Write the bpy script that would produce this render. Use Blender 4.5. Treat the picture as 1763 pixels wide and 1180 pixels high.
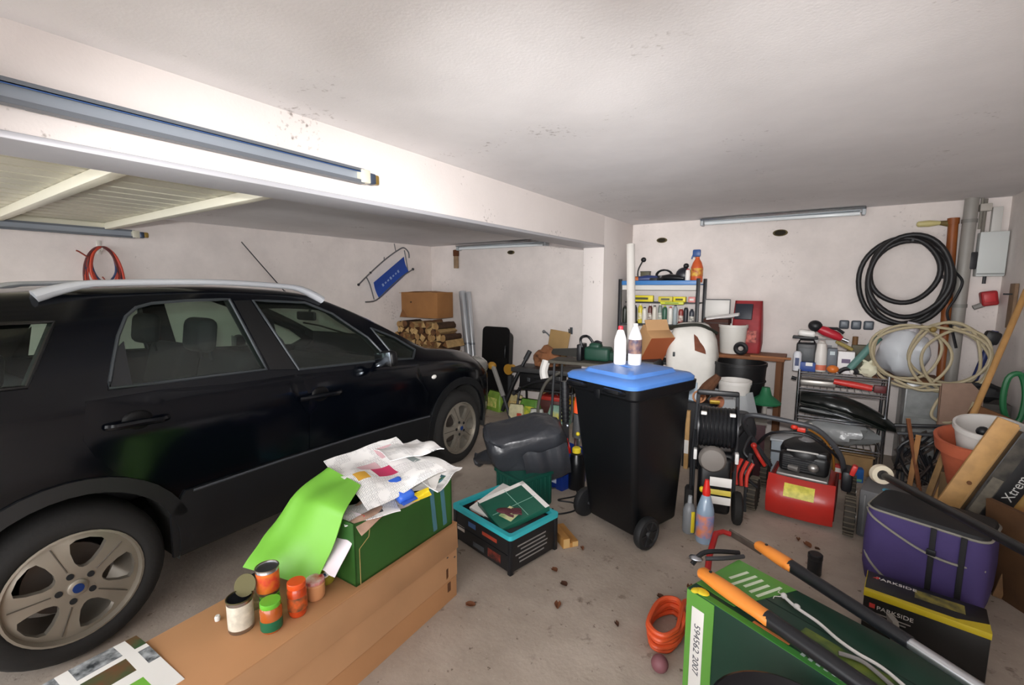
import bpy, bmesh, math, random
from math import sin, cos, pi, radians as R
from mathutils import Vector as V, Matrix, Euler, noise
from mathutils.geometry import delaunay_2d_cdt
for o in list(bpy.data.objects): bpy.data.objects.remove(o)
SC = bpy.context.scene
COL = SC.collection
rnd = random.Random(7)

# ---------------------------------------------------------------- camera, sky, lamps, exposure
cam = bpy.data.cameras.new('camera'); camo = bpy.data.objects.new('camera', cam); COL.objects.link(camo)
camo.location = (0, 0, 1.58); camo.rotation_euler = (R(90 - 7.044), 0, R(33.75))
cam.sensor_fit = 'HORIZONTAL'; cam.sensor_width = 36; cam.lens = 785 / 1763 * 36; cam.clip_start = 0.02
SC.camera = camo
SC.cycles.transparent_max_bounces = 32
SC.view_settings.view_transform = 'Standard'; SC.view_settings.look = 'None'
SC.view_settings.exposure = 0.8; SC.view_settings.gamma = 1.0; SC.view_settings.use_curve_mapping = False
w = bpy.data.worlds.new('overcast_sky'); SC.world = w; w.use_nodes = True
bg = w.node_tree.nodes['Background']; bg.inputs[0].default_value = (0.97, 0.98, 1.0, 1); bg.inputs[1].default_value = 2.8
def lamp(name, kind, loc, target, power, color=(1, 1, 1), **kw):
    l = bpy.data.lights.new(name, kind); l.energy = power; l.color = color
    for k, v_ in kw.items(): setattr(l, k, v_)
    o = bpy.data.objects.new(name, l); COL.objects.link(o); o.location = loc
    o.rotation_euler = (V(target) - V(loc)).to_track_quat('-Z', 'Y').to_euler()
    return o
# the photographer's flash, held just above the lens: a wide rectangular head, so three overlapping beams side by side
for _t, _p, _a in (((-2.62, 1.44, 1.66), 175, 48), ((-1.60, 2.52, 1.54), 265, 62), ((-.30, 2.98, 1.59), 170, 62)):
    lamp('camera_flash', 'SPOT', (0.02, -0.06, 1.69), _t, _p, (1.0, 0.985, 0.975), spot_size=R(_a), spot_blend=1.0, shadow_soft_size=0.03)

# ---------------------------------------------------------------- materials
def lin(h):
    h = h.lstrip('#'); c = [int(h[i:i + 2], 16) / 255 for i in (0, 2, 4)]
    return tuple(x / 12.92 if x <= .04045 else ((x + .055) / 1.055) ** 2.4 for x in c) + (1,)
MATS = {}
def M(col, rough=.6, metal=0., var=.0, vs=14., bump=0., bs=60., coat=0., second=None, alpha=None, spec=.5):
    key = (col, rough, metal, var, vs, bump, bs, coat, second, alpha, spec)
    if key in MATS: return MATS[key]
    m = bpy.data.materials.new('mat_%d' % len(MATS)); m.use_nodes = True; nt = m.node_tree; N = nt.nodes
    p = N['Principled BSDF']; p.inputs['Base Color'].default_value = lin(col); p.inputs['Roughness'].default_value = rough
    p.inputs['Metallic'].default_value = metal; p.inputs['Coat Weight'].default_value = coat; p.inputs['Specular IOR Level'].default_value = spec
    m.diffuse_color = lin(col)
    if var or bump or second:
        tc = N.new('ShaderNodeTexCoord')
    if var or second:
        n = N.new('ShaderNodeTexNoise'); n.inputs['Scale'].default_value = vs; n.inputs['Detail'].default_value = 6
        nt.links.new(tc.outputs['Object'], n.inputs['Vector'])
        r = N.new('ShaderNodeValToRGB'); c = lin(col); d = lin(second) if second else tuple(max(0, x * (1 - var)) for x in c[:3]) + (1,)
        r.color_ramp.elements[0].position = .35; r.color_ramp.elements[1].position = .65
        r.color_ramp.elements[0].color = d; r.color_ramp.elements[1].color = c
        nt.links.new(n.outputs['Fac'], r.inputs['Fac']); nt.links.new(r.outputs['Color'], p.inputs['Base Color'])
    if bump:
        n2 = N.new('ShaderNodeTexNoise'); n2.inputs['Scale'].default_value = bs; n2.inputs['Detail'].default_value = 4
        nt.links.new(tc.outputs['Object'], n2.inputs['Vector'])
        b = N.new('ShaderNodeBump'); b.inputs['Strength'].default_value = bump; b.inputs['Distance'].default_value = .01
        nt.links.new(n2.outputs['Fac'], b.inputs['Height']); nt.links.new(b.outputs['Normal'], p.inputs['Normal'])
    if alpha is not None:
        t = N.new('ShaderNodeBsdfTransparent'); t.inputs['Color'].default_value = (.93, .95, .95, 1); mx = N.new('ShaderNodeMixShader')
        mx.inputs['Fac'].default_value = alpha
        nt.links.new(t.outputs[0], mx.inputs[1]); nt.links.new(p.outputs[0], mx.inputs[2])
        nt.links.new(mx.outputs[0], N['Material Output'].inputs['Surface'])
    MATS[key] = m
    return m
def glass_mat(tint, refl=.06):
    key = ('glass', tint, refl)
    if key in MATS: return MATS[key]
    m = bpy.data.materials.new('glass_%d' % len(MATS)); m.use_nodes = True; nt = m.node_tree; N = nt.nodes
    N.remove(N['Principled BSDF'])
    t = N.new('ShaderNodeBsdfTransparent'); t.inputs['Color'].default_value = tint + (1,)
    g = N.new('ShaderNodeBsdfGlossy'); g.inputs['Roughness'].default_value = .05
    f = N.new('ShaderNodeLayerWeight'); f.inputs['Blend'].default_value = .12; pw = N.new('ShaderNodeMath'); pw.operation = 'MULTIPLY_ADD'
    pw.inputs[1].default_value = .35; pw.inputs[2].default_value = refl * .4; nt.links.new(f.outputs['Facing'], pw.inputs[0])
    mx = N.new('ShaderNodeMixShader')
    nt.links.new(pw.outputs[0], mx.inputs[0]); nt.links.new(t.outputs[0], mx.inputs[1]); nt.links.new(g.outputs[0], mx.inputs[2])
    nt.links.new(mx.outputs[0], N['Material Output'].inputs['Surface'])
    MATS[key] = m
    return m
def plaster(col, dark, speck=.5, cloud=.18):
    # painted plaster: faint clouding, small dirt specks and roller texture
    m = bpy.data.materials.new('plaster'); m.use_nodes = True; nt = m.node_tree; N = nt.nodes; L = nt.links.new
    p = N['Principled BSDF']; p.inputs['Roughness'].default_value = .85; p.inputs['Specular IOR Level'].default_value = .2
    tc = N.new('ShaderNodeTexCoord')
    n = N.new('ShaderNodeTexNoise'); n.inputs['Scale'].default_value = 1.7; n.inputs['Detail'].default_value = 8; n.inputs['Roughness'].default_value = .65
    L(tc.outputs['Object'], n.inputs['Vector'])
    r = N.new('ShaderNodeValToRGB'); r.color_ramp.elements[0].position = .3; r.color_ramp.elements[1].position = .62
    c = lin(col); r.color_ramp.elements[0].color = tuple(x * (1 - cloud) for x in c[:3]) + (1,); r.color_ramp.elements[1].color = c
    L(n.outputs['Fac'], r.inputs['Fac'])
    s = N.new('ShaderNodeTexNoise'); s.inputs['Scale'].default_value = 42; s.inputs['Detail'].default_value = 3
    L(tc.outputs['Object'], s.inputs['Vector'])
    s2 = N.new('ShaderNodeTexNoise'); s2.inputs['Scale'].default_value = 2.3; s2.inputs['Detail'].default_value = 2
    L(tc.outputs['Object'], s2.inputs['Vector'])
    mu = N.new('ShaderNodeMath'); mu.operation = 'MULTIPLY'; L(s.outputs['Fac'], mu.inputs[0]); L(s2.outputs['Fac'], mu.inputs[1])
    r2 = N.new('ShaderNodeValToRGB'); r2.color_ramp.elements[0].position = .40; r2.color_ramp.elements[1].position = .52
    r2.color_ramp.elements[0].color = (0, 0, 0, 1); r2.color_ramp.elements[1].color = (speck,) * 3 + (1,)
    L(mu.outputs[0], r2.inputs['Fac'])
    mx = N.new('ShaderNodeMix'); mx.data_type = 'RGBA'; L(r2.outputs['Color'], mx.inputs['Factor'])
    L(r.outputs['Color'], mx.inputs['A']); mx.inputs['B'].default_value = lin(dark); L(mx.outputs['Result'], p.inputs['Base Color'])
    b = N.new('ShaderNodeBump'); b.inputs['Strength'].default_value = .10; b.inputs['Distance'].default_value = .006
    n3 = N.new('ShaderNodeTexNoise'); n3.inputs['Scale'].default_value = 90; n3.inputs['Detail'].default_value = 5; L(tc.outputs['Object'], n3.inputs['Vector'])
    L(n3.outputs['Fac'], b.inputs['Height']); L(b.outputs['Normal'], p.inputs['Normal'])
    return m

# ---------------------------------------------------------------- mesh builder
class B:
    def __init__(s): s.bm = bmesh.new(); s.mi = 0
    def m(s, i): s.mi = i; return s
    def _new(s, faces):
        for f in faces: f.material_index = s.mi
    def box(s, c, d, rot=None, bev=0., seg=2):
        r = bmesh.ops.create_cube(s.bm, size=1.0); vs = r['verts']
        mat = Matrix.Translation(V(c)) @ (Euler(rot).to_matrix().to_4x4() if rot else Matrix()) @ Matrix.Diagonal(V(d)).to_4x4()
        bmesh.ops.transform(s.bm, matrix=mat, verts=vs)
        fs = set(f for v_ in vs for f in v_.link_faces); s._new(fs)
        if bev:
            es = list(set(e for v_ in vs for e in v_.link_edges))
            bmesh.ops.bevel(s.bm, geom=es, offset=bev, segments=seg, affect='EDGES', profile=.5, material=-1)
        return s
    def rings(s, rings, closed=True, cap=True, loop=False):
        vv = [[s.bm.verts.new(p) for p in r] for r in rings]; n = len(vv[0]); fs = []
        pairs = list(zip(vv[:-1], vv[1:])) + ([(vv[-1], vv[0])] if loop else [])
        for a, b in pairs:
            for i in range(n if closed else n - 1):
                j = (i + 1) % n
                try: fs.append(s.bm.faces.new((a[i], a[j], b[j], b[i])))
                except ValueError: pass
        if cap and closed and not loop:
            for r, fl in ((vv[0], True), (vv[-1], False)):
                try: fs.append(s.bm.faces.new(list(reversed(r)) if fl else r))
                except ValueError: pass
        s._new(fs); return s
    def cyl(s, p0, p1, r0, r1=None, n=14, cap=True):
        p0, p1 = V(p0), V(p1); r1 = r0 if r1 is None else r1
        q = (p1 - p0).to_track_quat('Z', 'Y')
        f = lambda p, r: [p + q @ V((cos(2 * pi * i / n) * r, sin(2 * pi * i / n) * r, 0)) for i in range(n)]
        return s.rings([f(p0, r0), f(p1, r1)], cap=cap)
    def tube(s, pts, r, n=8, closed=False, smooth=0, flat=1.0):
        pts = [V(p) for p in pts]
        if smooth:
            if isinstance(r, (list, tuple)): r = [q.x for q in catmull([V((q, 0, 0)) for q in r], smooth, closed)]
            pts = catmull(pts, smooth, closed)
        m = len(pts); rs = []; up = None
        for i, p in enumerate(pts):
            a = pts[i - 1] if (i or closed) else p; b = pts[(i + 1) % m] if (i < m - 1 or closed) else p
            t = (b - a).normalized()
            if up is None:
                up = V((0, 0, 1)) if abs(t.z) < .9 else V((1, 0, 0))
            x = t.cross(up)
            if x.length < 1e-5: x = t.orthogonal()
            x.normalize(); y = x.cross(t).normalized(); up = y
            rr = r[i] if isinstance(r, (list, tuple)) else r
            rs.append([p + x * cos(2 * pi * k / n) * rr + y * sin(2 * pi * k / n) * rr * flat for k in range(n)])
        return s.rings(rs, loop=closed)
    def lathe(s, prof, n=20, c=(0, 0, 0), mat=None, cap=True):
        mat = mat or Matrix.Translation(V(c)); rs = []
        for r, z in prof: rs.append([mat @ V((cos(2 * pi * i / n) * max(r, 1e-4), sin(2 * pi * i / n) * max(r, 1e-4), z)) for i in range(n)])
        return s.rings(rs, cap=cap)
    def plate(s, poly, t=.01, holes=(), mat=None, cell=0., warp=None):
        """flat polygon (2D) with holes given thickness t along local z; optional refinement; optional warp(x,y,z)"""
        pts = [V(p) for p in poly]; edges = [(i, (i + 1) % len(pts)) for i in range(len(pts))]
        faces = [list(range(len(pts)))]
        for h in holes:
            k = len(pts); pts += [V(p) for p in h]; edges += [(k + i, k + (i + 1) % len(h)) for i in range(len(h))]
        if cell:
            xs = [p.x for p in pts]; ys = [p.y for p in pts]
            nx = int((max(xs) - min(xs)) / cell) + 1; ny = int((max(ys) - min(ys)) / cell) + 1
            for i in range(1, nx):
                for j in range(1, ny):
                    q = V((min(xs) + i * cell, min(ys) + j * cell))
                    if inside(q, poly) and not any(inside(q, h) for h in holes) and all(dseg(q, pts[a], pts[b]) > cell * .35 for a, b in edges): pts.append(q)
        r = delaunay_2d_cdt(pts, edges, [], 0, 1e-5); vs, fs = r[0], r[2]; es = r[1]
        keep = []
        for f in fs:
            c = sum((vs[i] for i in f), V((0, 0))) / len(f)
            if inside(c, poly) and not any(inside(c, h) for h in holes): keep.append(f)
        mat = mat or Matrix()
        def P(v_, z):
            q = V((v_.x, v_.y, z)); q = V(warp(*q)) if warp else q
            return mat @ q
        top = [s.bm.verts.new(P(v_, t)) for v_ in vs]; bot = [s.bm.verts.new(P(v_, 0)) for v_ in vs]; new = []; cnt = {}
        for f in keep:
            new.append(s.bm.faces.new([top[i] for i in f])); new.append(s.bm.faces.new([bot[i] for i in reversed(f)]))
            for a, b in zip(f, list(f[1:]) + [f[0]]): cnt[(a, b)] = 1
        for a, b in cnt:
            if (b, a) not in cnt: new.append(s.bm.faces.new((bot[a], bot[b], top[b], top[a])))
        s._new(new)
        loose = [v_ for v_ in top + bot if not v_.link_faces]
        for v_ in loose: s.bm.verts.remove(v_)
        return s
    def sheet(s, nx, ny, f, t=.002, mf=None):
        top = [[V(f(i / nx, j / ny)) for i in range(nx + 1)] for j in range(ny + 1)]
        def nrm(i, j):
            a = top[j][min(i + 1, nx)] - top[j][max(i - 1, 0)]; b = top[min(j + 1, ny)][i] - top[max(j - 1, 0)][i]
            n = a.cross(b); return n.normalized() if n.length > 1e-9 else V((0, 0, 1))
        T = [[s.bm.verts.new(top[j][i]) for i in range(nx + 1)] for j in range(ny + 1)]
        Bt = [[s.bm.verts.new(top[j][i] - nrm(i, j) * t) for i in range(nx + 1)] for j in range(ny + 1)]
        for j in range(ny):
            for i in range(nx):
                a = s.bm.faces.new((T[j][i], T[j][i + 1], T[j + 1][i + 1], T[j + 1][i])); b = s.bm.faces.new((Bt[j + 1][i], Bt[j + 1][i + 1], Bt[j][i + 1], Bt[j][i]))
                k = mf((i + .5) / nx, (j + .5) / ny) if mf else s.mi; a.material_index = k; b.material_index = k
        fs = []
        for i in range(nx):
            fs.append(s.bm.faces.new((Bt[0][i], Bt[0][i + 1], T[0][i + 1], T[0][i]))); fs.append(s.bm.faces.new((T[ny][i], T[ny][i + 1], Bt[ny][i + 1], Bt[ny][i])))
        for j in range(ny):
            fs.append(s.bm.faces.new((T[j][0], T[j + 1][0], Bt[j + 1][0], Bt[j][0]))); fs.append(s.bm.faces.new((Bt[j][nx], Bt[j + 1][nx], T[j + 1][nx], T[j][nx])))
        s._new(fs); return s
    def ball(s, c, r, n=14, rot=None, disp=0., seed=0.):
        r = (r, r, r) if isinstance(r, (int, float)) else r
        q = bmesh.ops.create_uvsphere(s.bm, u_segments=n, v_segments=max(6, n * 2 // 3), radius=1.0); vs = q['verts']
        if disp:
            for v_ in vs: v_.co *= 1 + disp * noise.noise(v_.co * 1.8 + V((seed, seed * 2, 0)))
        mat = Matrix.Translation(V(c)) @ (Euler(rot).to_matrix().to_4x4() if rot else Matrix()) @ Matrix.Diagonal(V(r)).to_4x4()
        bmesh.ops.transform(s.bm, matrix=mat, verts=vs); s._new(set(f for v_ in vs for f in v_.link_faces)); return s
    def mesh(s, name, mats, ang=38):
        bm = s.bm; bmesh.ops.recalc_face_normals(bm, faces=bm.faces)
        for f in bm.faces: f.smooth = True
        for e in bm.edges: e.smooth = len(e.link_faces) == 2 and e.calc_face_angle(4.) < R(ang)
        me = bpy.data.meshes.new(name); bm.to_mesh(me); bm.free()
        for x in (mats if isinstance(mats, (list, tuple)) else [mats]): me.materials.append(x)
        return me
def inside(p, poly):
    c = False; n = len(poly); j = n - 1
    for i in range(n):
        xi, yi = poly[i][0], poly[i][1]; xj, yj = poly[j][0], poly[j][1]
        if (yi > p[1]) != (yj > p[1]) and p[0] < (xj - xi) * (p[1] - yi) / (yj - yi) + xi: c = not c
        j = i
    return c
def dseg(p, a, b):
    ab = b - a; t = max(0, min(1, (p - a).dot(ab) / max(ab.length_squared, 1e-12))); return (p - a - ab * t).length
def catmull(pts, k, closed=False):
    n = len(pts); out = []
    for i in range(n if closed else n - 1):
        if closed: a, b, c, d = pts[i - 1], pts[i], pts[(i + 1) % n], pts[(i + 2) % n]
        else: a, b, c, d = pts[max(i - 1, 0)], pts[i], pts[i + 1], pts[min(i + 2, n - 1)]
        for q in range(k):
            t = q / k; out.append(.5 * ((2 * b) + (c - a) * t + (2 * a - 5 * b + 4 * c - d) * t * t + (3 * b - a - 3 * c + d) * t ** 3))
    if not closed: out.append(pts[-1])
    return out
def rrect(w_, h_, r, n=4, cx=0, cy=0):
    out = []
    for (sx, sy, a0) in ((1, 1, 0), (-1, 1, 90), (-1, -1, 180), (1, -1, 270)):
        for i in range(n + 1):
            a = R(a0 + 90 * i / n); out.append((cx + sx * (w_ / 2 - r) + r * cos(a), cy + sy * (h_ / 2 - r) + r * sin(a)))
    return out
def circ(r, n=24, cx=0, cy=0): return [(cx + r * cos(2 * pi * i / n), cy + r * sin(2 * pi * i / n)) for i in range(n)]

# ---------------------------------------------------------------- objects
def thing(name, label, cat, loc=(0, 0, 0), rz=0., group=None, rot=None):
    o = bpy.data.objects.new(name, None); COL.objects.link(o); o.empty_display_size = .05
    o.location = loc; o.rotation_euler = rot if rot else (0, 0, rz); o['label'] = label; o['category'] = cat
    if group: o['group'] = group
    return o
def part(name, b, mats, parent=None, label=None, loc=None, rot=None, ang=38, kind=None):
    me = b if isinstance(b, bpy.types.Mesh) else b.mesh(name, mats, ang)
    o = bpy.data.objects.new(name, me); COL.objects.link(o)
    if parent: o.parent = parent
    if loc: o.location = loc
    if rot: o.rotation_euler = rot
    if label: o['label'] = label
    if kind: o['kind'] = kind
    return o
def one(name, label, cat, b, mats, loc=(0, 0, 0), rz=0., group=None, rot=None, ang=38, kind=None):
    o = part(name, b, mats, None, label, loc, rot if rot else (0, 0, rz), ang, kind); o['category'] = cat
    if group: o['group'] = group
    return o
def struct(name, b, mats, parent=None, ang=38):
    o = part(name, b, mats, parent, ang=ang)
    if not parent: o['kind'] = 'structure'
    return o
def lettering(txt, size, mat, parent, loc, rot, name='lettering', bold=0., sx=1.):
    c = bpy.data.curves.new(name, 'FONT'); c.body = txt; c.size = size; c.extrude = .0004; c.offset = bold; c.align_x = 'CENTER'; c.align_y = 'CENTER'
    tmp = bpy.data.objects.new('tmp', c); COL.objects.link(tmp); dg = bpy.context.evaluated_depsgraph_get()
    me = bpy.data.meshes.new_from_object(tmp.evaluated_get(dg)); bpy.data.objects.remove(tmp); me.materials.clear(); me.materials.append(mat)
    o = bpy.data.objects.new(name, me); COL.objects.link(o); o.parent = parent; o.location = loc; o.rotation_euler = rot; o.scale = (sx, 1, 1)
    return o
def copytree(o, parent=None):
    c = o.copy(); COL.objects.link(c)
    if parent: c.parent = parent
    for ch in list(o.children): copytree(ch, c)
    return c

# common looks
BLK = M('#15161a', .45); BLKP = M('#101114', .32, var=.3, vs=5); RUB = M('#1b1a19', .85, bump=.15); STEEL = M('#a8abb0', .3, 1.); GALV = M('#9aa0a6', .4, .9, var=.2)
WHT = M('#e6e3de', .5); CREAM = M('#d8cdae', .6); TAN = M('#b98c62', .8, var=.12, vs=6); WOOD = M('#b58a56', .65, var=.25, vs=9); RED = M('#b02020', .4); ORG = M('#f08a34', .45)
YEL = M('#e8d030', .5); GRN = M('#2f5d24', .55); LIME = M('#8fd04a', .55); DGRN = M('#12372e', .5); BLU = M('#2a4fa8', .45); GREY = M('#6b6d70', .5); DGREY = M('#36383b', .55); TERRA = M('#b0583a', .8, var=.15)
PAPER = M('#eeecea', .8); BRASS = M('#b59650', .45, .8); BROWN = M('#6b4026', .75, var=.3)

# ---------------------------------------------------------------- the room
PLW = plaster('#ece3de', '#8a7f78'); PLC = plaster('#e6e3e3', '#8b827c', .55, .1); PLB = plaster('#dcd4d0', '#6b625c', .75, .06)
def floor_mat():
    m = bpy.data.materials.new('concrete'); m.use_nodes = True; nt = m.node_tree; N = nt.nodes; L = nt.links.new
    p = N['Principled BSDF']; p.inputs['Roughness'].default_value = .7; p.inputs['Specular IOR Level'].default_value = .25
    tc = N.new('ShaderNodeTexCoord')
    def ns(sc, det=6, ro=.6):
        n = N.new('ShaderNodeTexNoise'); n.inputs['Scale'].default_value = sc; n.inputs['Detail'].default_value = det; n.inputs['Roughness'].default_value = ro
        L(tc.outputs['Object'], n.inputs['Vector']); return n.outputs['Fac']
    def ramp(f, a, b, ca, cb):
        r = N.new('ShaderNodeValToRGB'); r.color_ramp.elements[0].position = a; r.color_ramp.elements[1].position = b
        r.color_ramp.elements[0].color = ca; r.color_ramp.elements[1].color = cb; L(f, r.inputs['Fac']); return r.outputs['Color']
    base = ramp(ns(2.2), .3, .7, lin('#9a8d80'), lin('#bdb0a3'))
    def over(f, a, b, col, amt, prev):
        k = ramp(f, a, b, (0, 0, 0, 1), (amt,) * 3 + (1,)); mx = N.new('ShaderNodeMix'); mx.data_type = 'RGBA'
        L(k, mx.inputs['Factor']); L(prev, mx.inputs['A']); mx.inputs['B'].default_value = lin(col); return mx.outputs['Result']
    c = over(ns(7.3, 4, .7), .62, .72, '#5d4f44', .7, base)
    c = over(ns(23., 3, .6), .66, .73, '#4a3a2e', .75, c)
    c = over(ns(60., 2), .6, .75, '#c4b8ab', .35, c)
    L(c, p.inputs['Base Color'])
    b = N.new('ShaderNodeBump'); b.inputs['Strength'].default_value = .3; b.inputs['Distance'].default_value = .006; L(ns(45., 6), b.inputs['Height']); L(b.outputs['Normal'], p.inputs['Normal'])
    return m
XL, XR, YB, YF, ZR, ZL = -5.15, 1.25, 5.40, -1.0, 2.30, 2.20
struct('floor', B().box((-1.95, 1.4, -.05), (7.2, 9.0, .1)), floor_mat())
struct('ceiling', B().box((-.28, 2.2, ZR + .06), (3.5, 6.7, .12)), PLC)
struct('ceiling_left', B().box((-3.62, 2.2, ZL + .06), (3.2, 6.7, .12)), PLC)
struct('wall_left', B().box((XL - .07, 2.2, 1.15), (.14, 6.6, 2.5)), PLW)
struct('wall_back', B().box((-1.95, YB + .07, 1.15), (6.8, .14, 2.5)), PLW)
struct('wall_right', B().box((XR + .07, 2.2, 1.15), (.14, 6.6, 2.5)), PLW)
struct('trim_1', B().box((-1.995, 1.79, 2.165), (.23, 5.48, .33)), PLB)          # concrete beam between the bays
struct('trim_2', B().box((-1.995, 4.965, 1.15), (.23, .87, 2.30), bev=.004), PLB)  # pillar carrying the beam
struct('trim_3', B().box((-1.995, 1.79, 1.992), (.245, 5.48, .022), bev=.004), M('#b9b9be', .45, .3))  # steel strip under the beam
struct('wall_front', B().box((-1.995, YF + .05, 1.0), (.3, .2, 2.0)).box((-1.95, YF + .05, 2.25), (6.8, .2, .2)), PLW)
# vent holes with rusty rim along the top of the back wall
for i, (x, z, rx, lb) in enumerate(((-1.534, 2.103, .058, 'rusty oval vent hole above the bottle shelf'), (-.36, 2.112, .066, 'rusty oval vent hole below the ceiling light'), (-3.62, 2.05, .055, 'rusty oval vent hole above the tall black tub'))):
    b = B(); b.m(0).plate(circ(1, 20), .02, [circ(.78, 16)]); b.m(1).plate(circ(.80, 16), .004)
    for v_ in b.bm.verts: v_.co = (v_.co.x * rx, v_.co.y * rx * .5, v_.co.z)
    b.m(1).box((0, 0, .008), (rx * 1.5, .008, .006)).box((0, rx * .2, .008), (rx * 1.2, .006, .006)).box((0, -rx * .2, .008), (rx * 1.2, .006, .006))
    one('vent_hole', lb, 'vent', b, [M('#6b5f3e', .9, var=.5, vs=40), M('#2c2517', .9)], (x, YB, z), rot=(R(90), 0, 0))

# ---------------------------------------------------------------- the car
def lerp_tab(tab, y):
    if y <= tab[0][0]: return tab[0][1]
    for (a, fa), (b, fb) in zip(tab[:-1], tab[1:]):
        if y <= b: return fa + (fb - fa) * (y - a) / (b - a)
    return tab[-1][1]
def smooth_tab(tab): 
    pts = catmull([V((a, f, 0)) for a, f in tab], 5); return [(p.x, p.y) for p in pts]
ZT = smooth_tab([(-.80, .72), (-.77, .90), (-.70, 1.08), (-.52, 1.33), (-.38, 1.50), (-.2, 1.545), (.2, 1.575), (.6, 1.59), (.9, 1.585), (1.3, 1.55), (1.55, 1.47), (1.82, 1.345), (2.1, 1.19), (2.28, 1.085), (2.4, 1.055), (2.7, 1.01), (2.95, .95), (3.15, .86), (3.28, .72), (3.36, .52)])
ZS = smooth_tab([(-.80, .68), (-.77, .84), (-.70, 1.0), (-.5, 1.14), (.1, 1.128), (.7, 1.08), (1.05, 1.068), (1.65, 1.02), (2.1, .985), (2.4, .965), (2.7, .925), (2.95, .865), (3.15, .78), (3.28, .66), (3.36, .47)])
WS = smooth_tab([(-.80, .62), (-.7, .76), (-.45, .825), (0, .862), (.6, .858), (1.6, .858), (2.2, .858), (2.7, .852), (2.95, .82), (3.15, .74), (3.28, .63), (3.36, .46)])
WT = smooth_tab([(-.80, .55), (-.7, .60), (-.5, .56), (-.3, .58), (0, .60), (.6, .615), (1.2, .605), (1.55, .60), (1.8, .63), (2.1, .67), (2.35, .70), (2.7, .69), (2.95, .64), (3.15, .56), (3.28, .46), (3.36, .36)])
def sec(y, inset=0., floor_z=None):
    zt, zs, w_, wt = lerp_tab(ZT, y), lerp_tab(ZS, y), lerp_tab(WS, y), lerp_tab(WT, y)
    zb = .25 + max(0, -.45 - y) * .25 + max(0, y - 3.) * .1
    zr = zs + (zt - zs) * .90
    pts = [(w_ * .5, zb), (w_ * .93, zb), (w_ * .975, zb + .05), (w_ - .002, min(.42, zs - .1)), (w_, min(.62, zs - .06)), (w_ - .003, zs - .05 - .1 * min(1, max(0, zs - .75) * 3)), (w_ - .022, zs - .03), (w_ - .04, zs)]
    for t in (.25, .5, .75): pts.append((w_ - .04 + (wt - w_ + .04) * (t + .10 * t * (1 - t) * -1), zs + (zr - zs) * t))
    pts += [(wt, zr), (wt - .035, zs + (zt - zs) * .95), (wt * .80, zs + (zt - zs) * .977), (wt * .4, zt - (zt - zs) * .004), (0, zt)]
    return pts
def xs(y, z, off=0.):
    p = sec(y)[1:12]
    if z <= p[0][1]: return p[0][0] + off
    for (xa, za), (xb, zb) in zip(p[:-1], p[1:]):
        if za <= z <= zb and zb > za: return xa + (xb - xa) * (z - za) / (zb - za) + off
    return p[-1][0] + off
def loft(ys, inset=0., zmin=None, top=0.):
    b = B(); rs = []
    for y in ys:
        h = [(max(x - inset, 0) if x > 0 else 0, z) for x, z in sec(y)]
        if zmin is not None: h = [(x, min(max(z - (top if z > zmin + .3 else 0), zmin), 9)) for x, z in h]
        full = h + [(-x, z) for x, z in reversed(h[:-1])]
        if zmin is not None:
            full = [(x, z) for x, z in full]
        rs.append([V((x, y, z)) for x, z in full])
    b.rings(rs); return b
def evalmesh(o):
    dg = bpy.context.evaluated_depsgraph_get(); return bpy.data.meshes.new_from_object(o.evaluated_get(dg))
PAINT = M('#04060b', .14, spec=.32); CLAD = M('#121417', .5, var=.2, vs=8); TRIMK = M('#0c0d0e', .35); SEATM = M('#1d1e21', .9); SILV = M('#c6c9cf', .35, .35); ALLOY = M('#9b9488', .42, .55, var=.12, vs=5); DARKIN = M('#141416', .9)
CARGLASS = glass_mat((.80, .86, .82))
def side_patch(poly, off=.004, t=.006, cell=.06, holes=(), sgn=1, b=None):
    """panel lying on the flank: polygon in (y, z), pushed out by off"""
    b = b or B()
    b.plate(poly, t, holes, None, cell, warp=lambda y, z, h: (sgn * (xs(y, z) + off + h - t), y, z))
    return b
RWIN = [(.20, 1.14), (.24, 1.245), (.285, 1.355), (.335, 1.44), (.385, 1.48), (.45, 1.497), (.60, 1.506), (.815, 1.508), (.90, 1.115)]
FWIN = [(.945, 1.498), (1.28, 1.475), (1.47, 1.395), (1.70, 1.215), (1.81, 1.045), (1.09, 1.085)]
TRI = [(1.77, 1.275), (1.98, 1.185), (2.14, 1.075), (2.06, 1.020), (1.89, 1.035)]
QWIN = [(.09, 1.43), (-.04, 1.19), (-.38, 1.20), (-.30, 1.44)]
WHEELS = ((0.02, .335), (2.575, .33))
def arc(cy, cz, r, a0, a1, n=22): return [(cy + r * cos(R(a0 + (a1 - a0) * i / n)), cz + r * sin(R(a0 + (a1 - a0) * i / n))) for i in range(n + 1)]
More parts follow.
